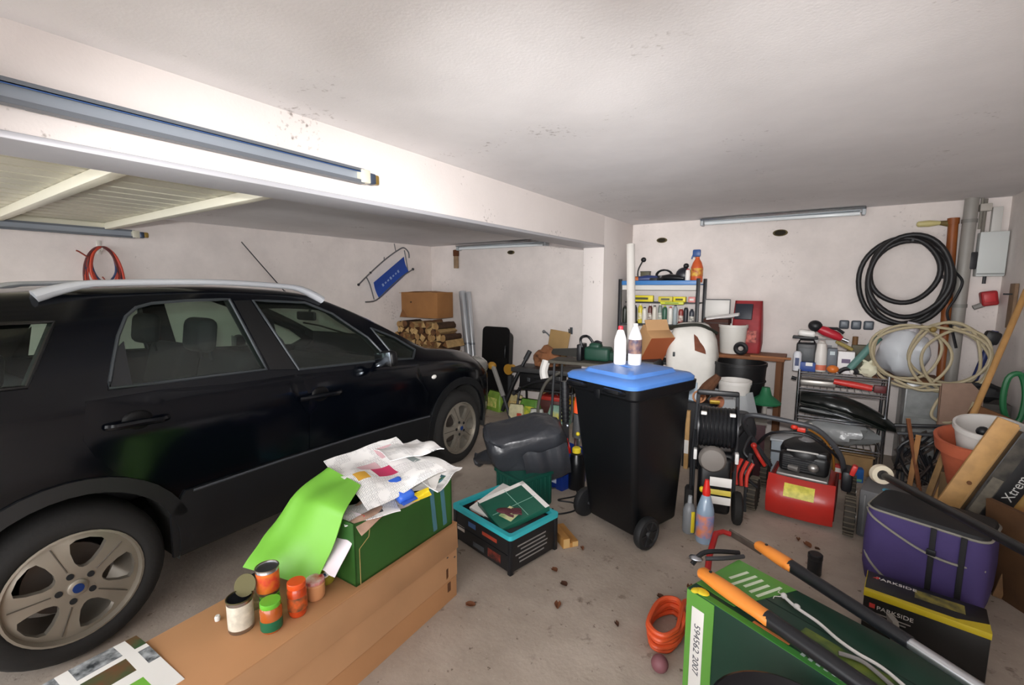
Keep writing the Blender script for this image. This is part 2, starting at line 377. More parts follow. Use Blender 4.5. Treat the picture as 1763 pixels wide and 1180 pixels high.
def make_car():
    t = thing('car', 'black estate car with silver roof rails and grey alloy wheels parked in the left bay', 'car', (-3.331, .412, 0), R(1.75))
    ys = [-.80, -.785, -.77, -.74, -.70, -.64, -.58, -.52, -.45, -.38, -.30, -.2, -.1] + [i * .1 for i in range(0, 31)] + [3.05, 3.1, 3.15, 3.2, 3.24, 3.28, 3.32, 3.345, 3.36]
    tmp = []
    def temp(b, op):
        o = part('cutter', b, DARKIN); tmp.append(o); return o
    body = part('body', loft(ys), [PAINT, DARKIN], t)
    def cut(b):
        c = temp(b, 0); md = body.modifiers.new('c', 'BOOLEAN'); md.object = c; md.operation = 'DIFFERENCE'; md.solver = 'EXACT'
    t.location = (0, 0, 0); t.rotation_euler = (0, 0, 0)
    b = loft([-.5, -.4, -.3, -.2, -.1] + [i * .12 for i in range(0, 17)] + [2.0, 2.05], .055, .46, .035); cut(b)
    for wy, wz in WHEELS:
        for s in (-1, 1): cut(B().cyl((s * .58, wy, wz + .02), (s * 1.1, wy, wz + .02), .388, n=40))
    for poly in (RWIN, FWIN, TRI, QWIN):
        b = B(); v_ = [[V((x, p[0], p[1])) for p in poly] for x in (-1.2, 1.2)]; b.rings(v_); cut(b)
    b = B(); b.rings([[V((x, y, z)) for x, y in ((-.53, 1.62), (.53, 1.62), (.57, 2.14), (-.57, 2.14))] for z in (1.0, 1.8)]); cut(b)
    b = B(); b.rings([[V((x, y, z)) for x, y in ((-.5, -.67), (.5, -.67), (.5, -.40), (-.5, -.40))] for z in (1.12, 1.8)]); cut(b)
    me = evalmesh(body); body.modifiers.clear(); body.data = me
    bm = bmesh.new(); bm.from_mesh(me)
    for f in bm.faces: f.smooth = True
    for e in bm.edges: e.smooth = len(e.link_faces) == 2 and e.calc_face_angle(4.) < R(30)
    bm.to_mesh(me); bm.free()
    for o in tmp: bpy.data.objects.remove(o)
    # doors, panes and trims, both flanks
    rd = [(.115, 1.105), (.088, .95), (.12, .87), (.17, .79), (.26, .71), (.37, .615), (1.085, .60), (1.098, .80), (1.055, 1.06), (.7, 1.07), (.4, 1.10)]
    fd = [(1.068, 1.058), (1.111, .80), (1.098, .60), (2.11, .575), (2.165, .72), (2.085, .975), (1.65, 1.012)]
    for s in (1, -1):
        d = part('rear_door', side_patch(rd, sgn=s), PAINT, t); f = part('front_door', side_patch(fd, sgn=s), PAINT, t)
        for door, y0, y1, z in ((d, .165, .385, .985), (f, 1.06, 1.33, .918)):
            ym = (y0 + y1) / 2
            h = B(); h.tube([(s * (xs(y0, z) + .012), y0, z), (s * (xs(y0, z) + .04), y0 + .035, z + .002), (s * (xs(ym, z) + .05), ym, z + .002), (s * (xs(y1, z) + .04), y1 - .035, z - .006), (s * (xs(y1, z) + .012), y1, z - .008)], .016, 8, smooth=4)
            part('handle', h, PAINT, door)
            h = B(); h.ball((s * xs(ym, z), ym, z), (.012, .062, .048)); part('handle_recess', h, M('#040405', .5, spec=.2), door)
        for nm, poly, gl in (('rear_window', RWIN, 1), ('front_window', FWIN, 1), ('front_quarter_window', TRI, 1), ('rear_quarter_window', QWIN, 1)):
            g = part(nm, side_patch(poly, -.012, .002, .08, sgn=s), CARGLASS, t)
            pts = [V((s * (xs(y, z) + .004), y, z)) for y, z in poly]
            fr = B(); dense = []
            for a, b_ in zip(poly, poly[1:] + poly[:1]):
                for k in range(4): y = a[0] + (b_[0] - a[0]) * k / 4; z = a[1] + (b_[1] - a[1]) * k / 4; dense.append((s * (xs(y, z) + .002), y, z))
            fr.tube(dense, .008, 6, closed=True); part('window_seal', fr, TRIMK if poly is QWIN else M('#3c4043', .35, .4), g)
        p = part('rear_window_divider', side_patch([(.205, 1.135), (.265, 1.30), (.30, 1.33), (.285, 1.13)], .0, .006, .1, sgn=s), CLAD, t)
        part('pillar_trim', side_patch([(.835, 1.50), (.93, 1.50), (1.075, 1.09), (.92, 1.11)], .004, .006, .1, sgn=s), TRIMK, t)
        # sill cladding and wheel-arch cladding
        sill = [(.37, .27), (2.20, .27), (2.17, .55), (1.8, .575), (1.0, .60), (.43, .60), (.36, .50)]
        sc_ = part('sill_cladding', side_patch(sill, .016, .02, .07, sgn=s), CLAD, t)
        part('sill_crease_highlight', B().tube([(s * (xs(y, z) + .017), y, z) for y, z in ((.46, .592), (.9, .592), (1.4, .583), (1.8, .568), (2.15, .545))], .007, 6), M('#3d4045', .4), sc_)  # lighter grey tube paints in the highlight along the top of the sill
        for wy, wz in WHEELS:
            a0, a1 = -8, 188
            poly = arc(wy, wz + .02, .375, a0, a1) + list(reversed(arc(wy, wz + .02, .437, a0, a1)))
            part('arch_cladding', side_patch(poly, .016, .03, 0, sgn=s), CLAD, t)
            b = B(); rr = []
            for k in range(23):
                a = R(-15 + 210 * k / 22); rr.append([V((s * x, wy + .383 * cos(a), wz + .02 + .383 * sin(a))) for x in (.56, .70, .84)])
            for i in range(22):
                for j in range(2):
                    q = [b.bm.verts.new(p) for p in (rr[i][j], rr[i][j + 1], rr[i + 1][j + 1], rr[i + 1][j])]; b.bm.faces.new(q)
            part('arch_liner', b, M('#2a2927', .9), t)
        # roof rail
        y0, y1 = .055, 1.42
        pts = []
        for k in range(29):
            u = k / 28; y = y0 + (y1 - y0) * u; lift = .047 * min(1, sin(pi * u) * 2.6) ** .8
            pts.append((s * (lerp_tab(WT, y) - .012), y, lerp_tab(ZS, y) + (lerp_tab(ZT, y) - lerp_tab(ZS, y)) * .93 + lift))
        rl = B(); rl.tube(pts, [.022 + .016 * (1 - min(1, sin(pi * k / 28) * 2.2)) for k in range(29)], 10, flat=.75)
        part('roof_rail', rl, SILV, t)
        # mirror
        m_ = part('door_mirror', B().box((s * .955, 1.66, 1.085), (.13, .075, .11), (0, R(s * -6), R(s * 10)), .03, 3).box((s * .86, 1.70, 1.04), (.1, .05, .035), None, .01), M('#0a0a0c', .45, spec=.3), t)
        part('mirror_glass', B().box((s * .955, 1.613, 1.085), (.13, .006, .095), (0, R(s * -6), R(s * 10)), .002), M('#777d84', .15, 1.), m_)
        part('side_repeater', B().ball((s * xs(2.235, .85), 2.235, .85), (.008, .030, .017), 12), M('#e8e6e0', .2), t)
        part('headlamp', B().ball((s * .66, 3.055, .80), (.13, .17, .085), 16, (R(-30), 0, R(s * 35))), M('#a9a7a2', .15, .6, coat=.5), t)
        part('tail_lamp', B().ball((s * .74, -.66, .98), (.06, .05, .13), 14), M('#7c1418', .2), t)
        part('wiper', B().tube([(s * .1, 2.2, 1.14), (s * .35, 2.06, 1.225), (s * .5, 2.0, 1.25)], .008, 6), TRIMK, t)
    # windscreen and rear screen
    for nm, ya, yb, hw in (('windscreen', 1.60, 2.16, .56), ('rear_screen', -.69, -.38, .5)):
        def f(u, v_, ya=ya, yb=yb, hw=hw):
            y = ya + (yb - ya) * v_; x = (u * 2 - 1) * (hw + .03); wt = lerp_tab(WT, y); k = min(1, abs(x) / wt); dz = lerp_tab(ZT, y) - lerp_tab(ZS, y)
            return (x, y, lerp_tab(ZT, y) - .012 - dz * .023 * (k / .8) ** 2)
        part(nm, B().sheet(10, 8, f, .003), glass_mat((.80, .87, .83)), t)
    # inside
    for sx in (-.37, .37):
        st = part('front_seat', B().box((sx, 1.10, .62), (.50, .50, .16), (R(6), 0, 0), .05, 3).box((sx, .86, .90), (.50, .14, .60), (R(-14), 0, 0), .055, 3), SEATM, t)
        part('headrest', B().box((sx, .765, 1.30), (.25, .10, .20), (R(-8), 0, 0), .045, 3).cyl((sx - .06, .79, 1.15), (sx - .06, .77, 1.27), .008).cyl((sx + .06, .79, 1.15), (sx + .06, .77, 1.27), .008), SEATM, st)
    st = part('rear_seat', B().box((0, .28, .62), (1.3, .46, .16), None, .05, 3).box((0, .02, .86), (1.3, .14, .52), (R(-14), 0, 0), .055, 3), SEATM, t)
    for sx in (-.36, .36): part('headrest', B().box((sx, -.08, 1.22), (.27, .09, .17), (R(-8), 0, 0), .04, 3).cyl((sx - .06, -.06, 1.08), (sx - .06, -.07, 1.2), .008).cyl((sx + .06, -.06, 1.08), (sx + .06, -.07, 1.2), .008), SEATM, st)
    part('dashboard', B().box((0, 1.88, .86), (1.42, .34, .26), None, .07, 3), M('#1b1c1e', .8), t)
    sw = part('steering_wheel', B().tube([(-.37 + .185 * cos(a), 1.60 + .05 * sin(a), .98 + .178 * sin(a)) for a in [2 * pi * k / 24 for k in range(24)]], .015, 8, True).cyl((-.37, 1.6, .98), (-.37, 1.75, .92), .03).box((-.37, 1.60, .98), (.3, .02, .045), None, .01).ball((-.37, 1.595, .98), (.055, .02, .055)), BLKP, t)
    part('interior_mirror', B().box((0, 1.70, 1.345), (.23, .03, .07), None, .014).cyl((0, 1.72, 1.35), (0, 1.74, 1.40), .01), BLK, t)
    part('aerial', B().tube([(.18, 1.43, 1.53), (.18, 1.25, 1.74), (.18, 1.14, 1.87)], .0035, 6).cyl((.18, 1.44, 1.515), (.18, 1.415, 1.545), .014, .008), BLK, t)
    part('front_grille', B().box((0, 3.325, .62), (.7, .05, .1), (R(-12), 0, 0), .01).box((0, 3.335, .36), (.9, .05, .12), None, .01), CLAD, t)
    part('number_plate', B().box((0, 3.365, .47), (.52, .012, .11), None, .003), WHT, t)
    # wheels
    def wheel(wy, wz, s):
        Mx = Matrix.Translation((s * .70, wy, wz)) @ Matrix.Rotation(R(90) * s, 4, 'Y')     # local z = outward
        tyre = B(); prof = [(.225, -.10), (.245, -.11), (.30, -.112), (.325, -.095), (.335, -.05), (.335, .05), (.328, .10), (.31, .135), (.275, .155), (.24, .150), (.225, .135), (.216, .1)]
        rings_ = []
        for r_, z in prof: rings_.append([Mx @ V((cos(2 * pi * i / 44) * r_, sin(2 * pi * i / 44) * r_, z)) for i in range(44)])
        tyre.rings(rings_, cap=False)
        tw = part('tyre', tyre, RUB, t)
        holes = []
        for k in range(5):
            a = 2 * pi * k / 5 + .32
            h = []
            for (r_, da) in ((.085, -.16), (.105, -.30), (.15, -.355), (.185, -.335), (.196, -.22), (.199, 0), (.196, .22), (.185, .335), (.15, .355), (.105, .30), (.085, .16), (.080, 0)): h.append((r_ * cos(a + da), r_ * sin(a + da)))
            holes.append(h)
        face = B(); face.plate(circ(.2265, 48), .028, holes, Mx @ Matrix.Translation((0, 0, .105)), warp=lambda x, y, z: (x, y, z + .022 * (1 - min(1, math.hypot(x, y) / .2)) - .012 * (math.hypot(x, y) > .21)))
        face.rings([[Mx @ V((cos(2 * pi * i / 44) * r_, sin(2 * pi * i / 44) * r_, z)) for i in range(44)] for r_, z in ((.2265, .128), (.231, .148), (.222, .15), (.215, .125), (.205, .02), (.20, -.09))], cap=False)
        rim = part('rim', face, ALLOY, tw)
        for k in range(5):
            a = 2 * pi * k / 5 + .32 + pi / 5; b = B()
            b.cyl(Mx @ V((.057 * cos(a), .057 * sin(a), .140)), Mx @ V((.057 * cos(a), .057 * sin(a), .150)), .0125, n=12)
            part('wheel_bolt', b, DARKIN, tw)
        part('hub_cap', B().lathe([(.033, .14), (.033, .155), (.027, .159), (0, .161)], 20, mat=Mx), ALLOY, tw); part('hub_emblem', B().lathe([(.019, .160), (.019, .1635), (0, .164)], 18, mat=Mx), M('#1d3a78', .3, .3), tw)
        part('brake_disc', B().lathe([(.05, .0), (.145, .0), (.145, .025), (.05, .025)], 28, mat=Mx), M('#6e6660', .5, .8), tw)
        for k in range(5):
            a = 2 * pi * k / 5 + .32 + pi / 5; b = B()
            b.tube([Mx @ V((r_ * cos(a), r_ * sin(a), .1345 + .022 * (1 - min(1, r_ / .2)))) for r_ in (.08, .14, .20)], .0025, 5)
            part('spoke_groove', b, M('#5a544c', .5, .4), tw)
    for wy, wz in WHEELS:
        for s in (1, -1): wheel(wy, wz, s)
    t.location = (-3.331, .412, 0); t.rotation_euler = (0, 0, R(1.75))
    return t
make_car()

# ---------------------------------------------------------------- generic small containers
def bottle_prof(r, h, neck=.3, sh=.2): return [(r * .92, 0), (r, .012), (r, h * (1 - sh - .12)), (r * .93, h * (1 - sh - .05)), (r * neck * 1.6, h * .90), (r * neck, h * .93), (r * neck, h * .95)]
def make_bottle(name, label, cat, loc, r, h, body, cap, lab=None, neck=.3, sh=.2, group=None, caph=.07, parts=True, rot=None, lab_z=(.2, .55), rz=0):
    t = thing(name, label, cat, loc, rz, group, rot)
    part('body', B().lathe(bottle_prof(r, h, neck, sh), 18), body, t)
    part('cap', B().lathe([(r * neck * 1.15, h * .93), (r * neck * 1.2, h * (.93 + caph * .8)), (r * neck * .9, h * (.93 + caph))], 14), cap, t)
    if lab: part('label_band', B().lathe([(r * 1.004, h * lab_z[0]), (r * 1.012, h * lab_z[0] + .001), (r * 1.012, h * lab_z[1]), (r * 1.004, h * lab_z[1])], 18, cap=False), lab, t)
    return t
def make_can(name, label, cat, loc, r, h, body, rim, lab=None, group=None, rz=0, open_lid=False, lab_z=(.12, .88)):
    t = thing(name, label, cat, loc, rz, group)
    if open_lid: b = B().lathe([(0, .002), (r * .96, 0), (r, .004), (r, h), (r * .96, h), (r * .95, h * .12), (0, h * .12)], 26)
    else: b = B().lathe([(r * .96, 0), (r, .004), (r, h - .002), (r * .97, h), (r * .94, h - .004), (0, h - .004)], 26)
    part('body', b, body, t)
    part('rim', B().tube([(r * cos(2 * pi * i / 26), r * sin(2 * pi * i / 26), h) for i in range(26)], .0025, 6, True), rim, t)
    if lab: part('label_band', B().lathe([(r * 1.005, h * lab_z[0]), (r * 1.012, h * lab_z[0] + .001), (r * 1.012, h * lab_z[1]), (r * 1.005, h * lab_z[1])], 26, cap=False), lab, t)
    if open_lid: part('opened_lid', B().cyl((0, 0, 0), (0, 0, .0016), r * .93, n=24), rim, t, loc=(-r * .55, r * .78, h + r * .42), rot=(R(62), 0, R(35)))
    return t
def make_jar(name, label, cat, loc, r, h, body, lid, lab=None, group=None, lab_z=(.2, .62), contents=None):
    t = thing(name, label, cat, loc, 0, group)
    part('body', B().lathe([(r * .85, 0), (r, .012), (r, h * .76), (r * .86, h * .84), (r * .84, h * .86)], 24), body, t)
    part('lid', B().lathe([(r * .93, h * .84), (r * .95, h * .85), (r * .95, h * .985), (r * .90, h), (0, h)], 24), lid, t)
    if lab: part('label_band', B().lathe([(r * 1.004, h * lab_z[0]), (r * 1.014, h * lab_z[0] + .001), (r * 1.014, h * lab_z[1]), (r * 1.004, h * lab_z[1])], 24, cap=False), lab, t)
    return t
def bucket(name, label, cat, loc, r0, r1, h, mat, handle=None, rim=.008, rz=0, rot=None, t=.004, group=None):
    o = thing(name, label, cat, loc, rz, group, rot)
    part('body', B().lathe([(0, 0), (r0 * .98, 0), (r0, .004), (r1, h - .03), (r1 + rim, h - .028), (r1 + rim, h), (r1 - t, h), (r0 - t, t), (0, t)], 30), mat, o)
    if handle: part('handle', B().tube([((r1 + rim) * cos(a), (r1 + rim) * .25 * sin(a) - .0, h - .02 - (r1 * .9) * sin(a) * .8) for a in [pi * k / 14 for k in range(15)]], .003, 6).cyl((r1 + rim, 0, h - .02), (r1 + rim - .01, 0, h - .02), .008).cyl((-r1 - rim, 0, h - .02), (-r1 - rim + .01, 0, h - .02), .008), handle, o)
    return o
def newsprint(seedv=0., dens=.5):
    # columns of grey type on white stock
    m = bpy.data.materials.new('newsprint'); m.use_nodes = True; nt = m.node_tree; N = nt.nodes; L = nt.links.new
    p = N['Principled BSDF']; p.inputs['Roughness'].default_value = .85
    tc = N.new('ShaderNodeTexCoord'); mp = N.new('ShaderNodeMapping'); mp.inputs['Location'].default_value = (seedv, seedv * .7, 0); mp.inputs['Rotation'].default_value = (0, 0, seedv)
    L(tc.outputs['Object'], mp.inputs['Vector'])
    br = N.new('ShaderNodeTexBrick'); br.inputs['Scale'].default_value = 1; br.inputs['Brick Width'].default_value = .045; br.inputs['Row Height'].default_value = .006; br.inputs['Mortar Size'].default_value = .0022
    br.inputs['Color1'].default_value = lin('#6c6c70'); br.inputs['Color2'].default_value = lin('#b4b4b6'); br.inputs['Mortar'].default_value = lin('#f2f0ee'); L(mp.outputs[0], br.inputs['Vector'])
    n = N.new('ShaderNodeTexNoise'); n.inputs['Scale'].default_value = 9; L(mp.outputs[0], n.inputs['Vector'])
    r = N.new('ShaderNodeValToRGB'); r.color_ramp.elements[0].position = .45; r.color_ramp.elements[1].position = .5; L(n.outputs['Fac'], r.inputs['Fac'])
    mx = N.new('ShaderNodeMix'); mx.data_type = 'RGBA'; L(r.outputs['Color'], mx.inputs['Factor']); mx.inputs['A'].default_value = lin('#f2f0ee'); L(br.outputs['Color'], mx.inputs['B']); L(mx.outputs['Result'], p.inputs['Base Color'])
    return m
NEWS = newsprint(.3); NEWS2 = newsprint(1.9)
PINK = M('#c4305f', .7); PALEP = M('#d9b3b8', .8); OCHRE = M('#d9a53a', .7)

# ---------------------------------------------------------------- long carton with the recycling on it
CT = thing('long_carton', 'long brown cardboard carton lying beside the car with tins and a green carton on top', 'box', (-1.615, 1.07, 0), R(2))
CB = M('#b58459', .85, var=.10, vs=3, bump=.05, bs=30); CB2 = M('#b78a62', .85, var=.12, vs=4); CBD = M('#5d3a20', .95)
part('body', B().box((0, -.33, .2), (.376, 1.80, .396), None, .004), CB, CT)
part('top_flap', B().box((.004, -.33, .398), (.396, 1.806, .006), None, .002), CB, CT)
part('side_flap', B().box((.197, -.33, .332), (.010, 1.806, .134), (0, R(-2.5), 0), .002), CB2, CT)
part('side_flap', B().plate([(-1.233, .118), (.573, .118), (.573, .268), (-1.233, .268)], .009, [rrect(.022, .055, .004, 2, .50, .160)], Matrix(((0, 0, 1, .186), (1, 0, 0, 0), (0, 1, 0, 0), (0, 0, 0, 1)))), CB2, CT)
part('side_flap', B().plate([(-1.233, .0), (.573, .0), (.573, .112), (-1.233, .112)], .005, [rrect(.026, .05, .004, 2, .515, .078)], Matrix(((0, 0, 1, .185), (1, 0, 0, 0), (0, 1, 0, 0), (0, 0, 0, 1)))), CB, CT)
part('grip_hole', B().box((.188, .50, .160), (.003, .022, .055)), CBD, CT); part('grip_hole', B().box((.188, .515, .078), (.003, .026, .05)), CBD, CT)
for yy in (.573, -1.233): part('end_flap', B().box((0, yy, .26), (.37, .006, .27), None, .002), CB2, CT)
for y, z in ((.47, .30), (.53, .33), (.50, .245), (.555, .22), (.52, .36)): part('staple', B().box((.1955, y, z), (.002, .010, .006)), DGREY, CT)

# green fruit carton full of waste paper
GT = thing('fruit_carton', 'dark green fruit carton full of waste paper standing on the long brown carton', 'box', (-1.625, 1.33, .402), R(1))
GC = M('#2c5a22', .5, var=.2, vs=3); KRAFT = M('#9a8450', .8)
gw, gl, gh = .37, .58, .262
gb = B()
for sx in (-1, 1):     # long walls, one with a torn dip
    prof = [(-gl / 2, 0), (gl / 2, 0), (gl / 2, gh), (gl / 2 - .13, gh), (gl / 2 - .17, gh - .02)] + ([(.05, gh - .035), (-.02, gh - .05), (-.06, gh - .02), (-.2, gh - .045), (-.23, gh - .01)] if sx > 0 else [(0, gh - .02)]) + [(-gl / 2, gh)]
    gb.plate(prof, .006, (), Matrix(((0, 0, 1, sx * (gw / 2 - .003) - .003), (1, 0, 0, 0), (0, 1, 0, 0), (0, 0, 0, 1))))
for sy in (-1, 1):
    gb.plate([(-gw / 2, 0), (gw / 2, 0), (gw / 2, gh), (.06, gh), (.045, gh - .05), (-.045, gh - .05), (-.06, gh), (-gw / 2, gh)], .006, (), Matrix(((1, 0, 0, 0), (0, 0, 1, sy * (gl / 2 - .003) - .003), (0, 1, 0, 0), (0, 0, 0, 1))))
gb.box((0, 0, .004), (gw, gl, .008))
part('body', gb, GC, GT)
part('cut_edge', B().tube([(gw / 2 + .001, -gl / 2 + .022, 0), (gw / 2 + .001, -gl / 2 + .022, .15), (gw / 2 + .001, -gl / 2 + .07, .18), (gw / 2 + .001, -gl / 2 + .08, gh - .02)], .0018, 5), KRAFT, GT, 'pale cut line on the green carton side')
for dy in (.155, .225): part('tape_strip', B().box((gw / 2 + .0015, dy, .14), (.0012, .026, .24), (R(6), 0, 0)).box((gw / 2 - .04, dy + .01, gh + .002), (.08, .026, .0012)), M('#4f7f8c', .25, alpha=.75), GT, 'clear bluish adhesive tape')
# paper stuffed in the carton
def rumple(cx, cy, cz, w_, l_, ang, amp, sd, tilt=(0, 0)):
    ca, sa = cos(ang), sin(ang)
    def f(u, v_):
        x, y = (u - .5) * w_, (v_ - .5) * l_
        z = amp * noise.noise(V((u * 2.2 + sd, v_ * 2.2 - sd, sd))) + tilt[0] * x + tilt[1] * y - 1.2 * amp * (abs(u - .5) ** 3 + abs(v_ - .5) ** 3)
        return (cx + x * ca - y * sa, cy + x * sa + y * ca, cz + z)
    return f
def paper(name, label, cat, c, w_, l_, ang, amp, sd, mats, mf=None, tilt=(0, 0), group=None, t=.0012, n=14):
    f0 = rumple(0, 0, 0, w_, l_, ang, amp, sd, tilt)
    return one(name, label, cat, B().sheet(n, n, f0, t, mf), mats, c, group=group, ang=60)
def mf_news(u, v_):
    if .44 < u < .66 and .36 < v_ < .58: return 1
    if .30 < u < .44 and .26 < v_ < .5: return 2
    if .50 < u < .66 and .12 < v_ < .26: return 3
    if .08 < u < .28 and .62 < v_ < .86: return 2
    if .3 < u < .62 and .86 < v_ < .97: return 4
    return 0
paper('newspaper', 'open newspaper with pink and yellow pictures on top of the green carton', 'newspaper', (-1.62, 1.355, .752), .45, .38, R(-13), .04, 1.3, [NEWS, PINK, PALEP, OCHRE, M('#8f9a98', .8)], mf_news, (-.14, .10), t=.003, n=20)
paper('newspaper', 'white folded newspaper sticking out behind the pink picture page', 'newspaper', (-1.69, 1.55, .775), .32, .28, R(-20), .03, 4.1, [NEWS2], None, (.12, -.05), t=.004)
paper('newspaper', 'crumpled white newspaper at the far end of the green carton', 'newspaper', (-1.53, 1.54, .715), .26, .26, R(15), .06, 7.7, [NEWS2, M('#b9cf5a', .7)], lambda u, v_: 1 if u < .2 and .3 < v_ < .5 else 0, (-.15, .1), t=.004)
paper('newspaper', 'grey printed newspaper under the lime green bag edge', 'newspaper', (-1.49, 1.165, .662), .15, .22, R(-28), .015, 2.9, [newsprint(.9), M('#4b4d4f', .8)], lambda u, v_: 1 if .5 < v_ < .72 and .1 < u < .8 else 0, (-.05, .05), t=.003)
paper('magazine', 'green and white leaflet at the far corner of the green carton', 'leaflet', (-1.485, 1.49, .685), .13, .16, R(30), .02, 5.2, [WHT, M('#6cc43c', .6)], lambda u, v_: 1 if v_ > .55 and u < .7 else 0, (.1, .25), t=.003)
paper('paper_bag', 'crumpled brown and white paper in the torn side of the green carton', 'paper', (-1.50, 1.22, .655), .16, .34, R(5), .05, 8.8, [M('#c3a08a', .85, var=.3, vs=20), M('#e8dcd4', .8)], lambda u, v_: 1 if v_ > .55 else 0, (-.05, 0), t=.003)
t = thing('blue_packet', 'bright blue plastic packet at the rim of the green carton', 'packet', (-1.455, 1.30, .700), 0, rot=(R(8), R(16), R(-12)))
part('body', B().box((0, 0, 0), (.14, .075, .045), None, .016, 3), M('#3566cf', .35), t); part('crimp', B().box((.08, 0, 0), (.02, .07, .004), None, .001), M('#2a52b0', .35), t)
one('yellow_wrapper', 'small yellow wrapper beside the blue packet', 'wrapper', B().sheet(6, 6, lambda u, v_: ((u - .5) * .035, (v_ - .5) * .085, .012 * sin(u * 5 + v_ * 3)), .002), YEL, (-1.415, 1.385, .655), rot=(R(20), R(60), R(-10)))
# lime green bag slung over the near end
def bagf(u, v_):
    P = [V((-1.84, 1.21, .735)), V((-1.872, 1.03, .60)), V((-1.905, .93, .50)), V((-1.89, .835, .435))]
    Q = [V((-1.56, 1.18, .735)), V((-1.475, 1.03, .69)), V((-1.50, .985, .56)), V((-1.54, .93, .425))]
    k = min(v_ * 3, 2.999); i = int(k); q = k - i; a = P[i].lerp(P[i + 1], q); b = Q[i].lerp(Q[i + 1], q); p = a.lerp(b, u)
    p = p + V((0, 0, .075 * min(1, u * 6) * math.exp(-((v_ - .33) / .24) ** 2) * (1 - u * .8)))
    return p + V((-.1, -.6, .6)) * (.018 * noise.noise(V((u * 2.5, v_ * 3, 3))) + .008 * sin(u * 9 + v_ * 4) + .02 * sin(u * pi))
one('carrier_bag', 'bright lime green plastic bag hanging over the near end of the green carton', 'bag', B().sheet(22, 26, bagf, .004), M('#7cc143', .42, var=.08, vs=4), ang=60)
paper('leaflet', 'white card with a blue mark under the lower edge of the lime bag', 'leaflet', (-1.525, .955, .462), .035, .13, R(-18), .004, 1., [WHT, M('#4468b0', .6)], lambda u, v_: 1 if .5 < v_ < .68 and .2 < u < .8 else 0, (0, .35), t=.002, n=8)
paper('leaflet', 'pinkish white sheet hanging out of the green carton end', 'leaflet', (-1.495, 1.035, .575), .09, .15, 0, .01, 1.7, [M('#e3d7dc', .7), M('#c2402c', .6)], lambda u, v_: 1 if u > .75 and v_ > .7 else 0, (.0, 1.2), t=.002, n=8)

# tins and jars
LABW = M('#d9d3c4', .6, var=.2, vs=30); LIDG = M('#63b233', .35)
make_can('food_tin', 'white labelled food tin with its lid peeled open', 'tin', (-1.588, .685, .402), .040, .115, STEEL, M('#4d472c', .45, .7), M('#d6cfbe', .6, var=.25, vs=40), open_lid=True)
make_jar('glass_jar', 'stubby jar with a lime green lid and dark green label', 'jar', (-1.497, .742, .402), .035, .105, M('#a8521c', .12, coat=.5), LIDG, M('#0f5c3c', .5), lab_z=(.08, .42))
make_jar('glass_jar', 'tall jar with an orange red lid and bright orange contents', 'jar', (-1.492, .835, .402), .033, .125, M('#c1431a', .15, var=.4, vs=35, coat=.5), M('#d8501f', .35), M('#2b3a2a', .5, second='#d05a20', vs=30), lab_z=(.2, .6))
make_jar('glass_jar', 'short jar with a red and white lid in front of the pickle jar', 'jar', (-1.518, .922, .402), .036, .075, M('#c88d62', .15, coat=.5), M('#dccfcb', .4, second='#b8382e', vs=25))
make_jar('glass_jar', 'pickle jar half hidden behind the lime green bag', 'jar', (-1.572, 1.0, .402), .040, .10, M('#a39a34', .12, coat=.5, var=.3, vs=20), M('#c9b840', .4))
make_jar('glass_jar', 'jar with a lime green lid carrying the orange tin', 'jar', (-1.585, .785, .402), .034, .075, M('#2c7a3a', .2, coat=.4), LIDG, M('#d8d4c0', .5))
make_can('food_tin', 'food tin with an orange and yellow label stacked on a jar', 'tin', (-1.590, .785, .479), .038, .095, STEEL, M('#7b7265', .35, .8), M('#d87a24', .5, second='#c8362a', vs=28))
make_jar('glass_jar', 'small clear jar standing beside the tins at the carton edge', 'jar', (-1.70, .80, .402), .032, .085, glass_mat((.86, .9, .88)), M('#3a3a3c', .3, .6))
make_jar('glass_jar', 'second clear jar behind the peeled open tin', 'jar', (-1.655, .765, .402), .028, .08, glass_mat((.8, .86, .84)), M('#b9b2a2', .3, .8))
one('bottle_stopper', 'small clear plastic stopper left of the peeled open tin', 'cap', B().lathe([(.009, 0), (.010, .012), (.007, .018), (0, .018)], 12), M('#d8d4cc', .2), (-1.695, .655, .402))

# flyers at the near end of the car, lying on a low closed carton
def mf_fly(u, v_):     # v = 1 is the far edge beside the tins
    if u > .66:
        if v_ > .86: return 0
        if v_ > .68 and u < .90: return 1
        return 4
    if .12 < v_ < .30 and u < .5: return 2
    if u > .58: return 4 if v_ < .5 else 0
    return (3 if (int(u * 3.4) + int(v_ * 3.2)) % 3 else 4) if ((u * 3.4) % 1 < .85 and (v_ * 3.2) % 1 < .8) else 0
paper('flyer', 'printed advertising flyer with green and red blocks lying on the near end of the carton', 'flyer', (-1.665, .24, .409), .33, .47, R(3), .006, 3.3, [WHT, M('#6fae3a', .6), M('#b03448', .6), M('#23282c', .6, second='#a9acae', vs=34), M('#2f5030', .6, second='#6a3f24', vs=12), M('#cfd1d0', .6, second='#7a7d80', vs=24)], mf_fly, t=.003, n=30)

# ---------------------------------------------------------------- crate with turquoise rim and things in it
cr = thing('folding_crate', 'black folding crate with a turquoise rim full of books on the floor', 'crate', (-1.54, 2.19, 0), R(-20))
TURQ = M('#37b4bd', .4); cw, cl, chh = .50, .37, .235
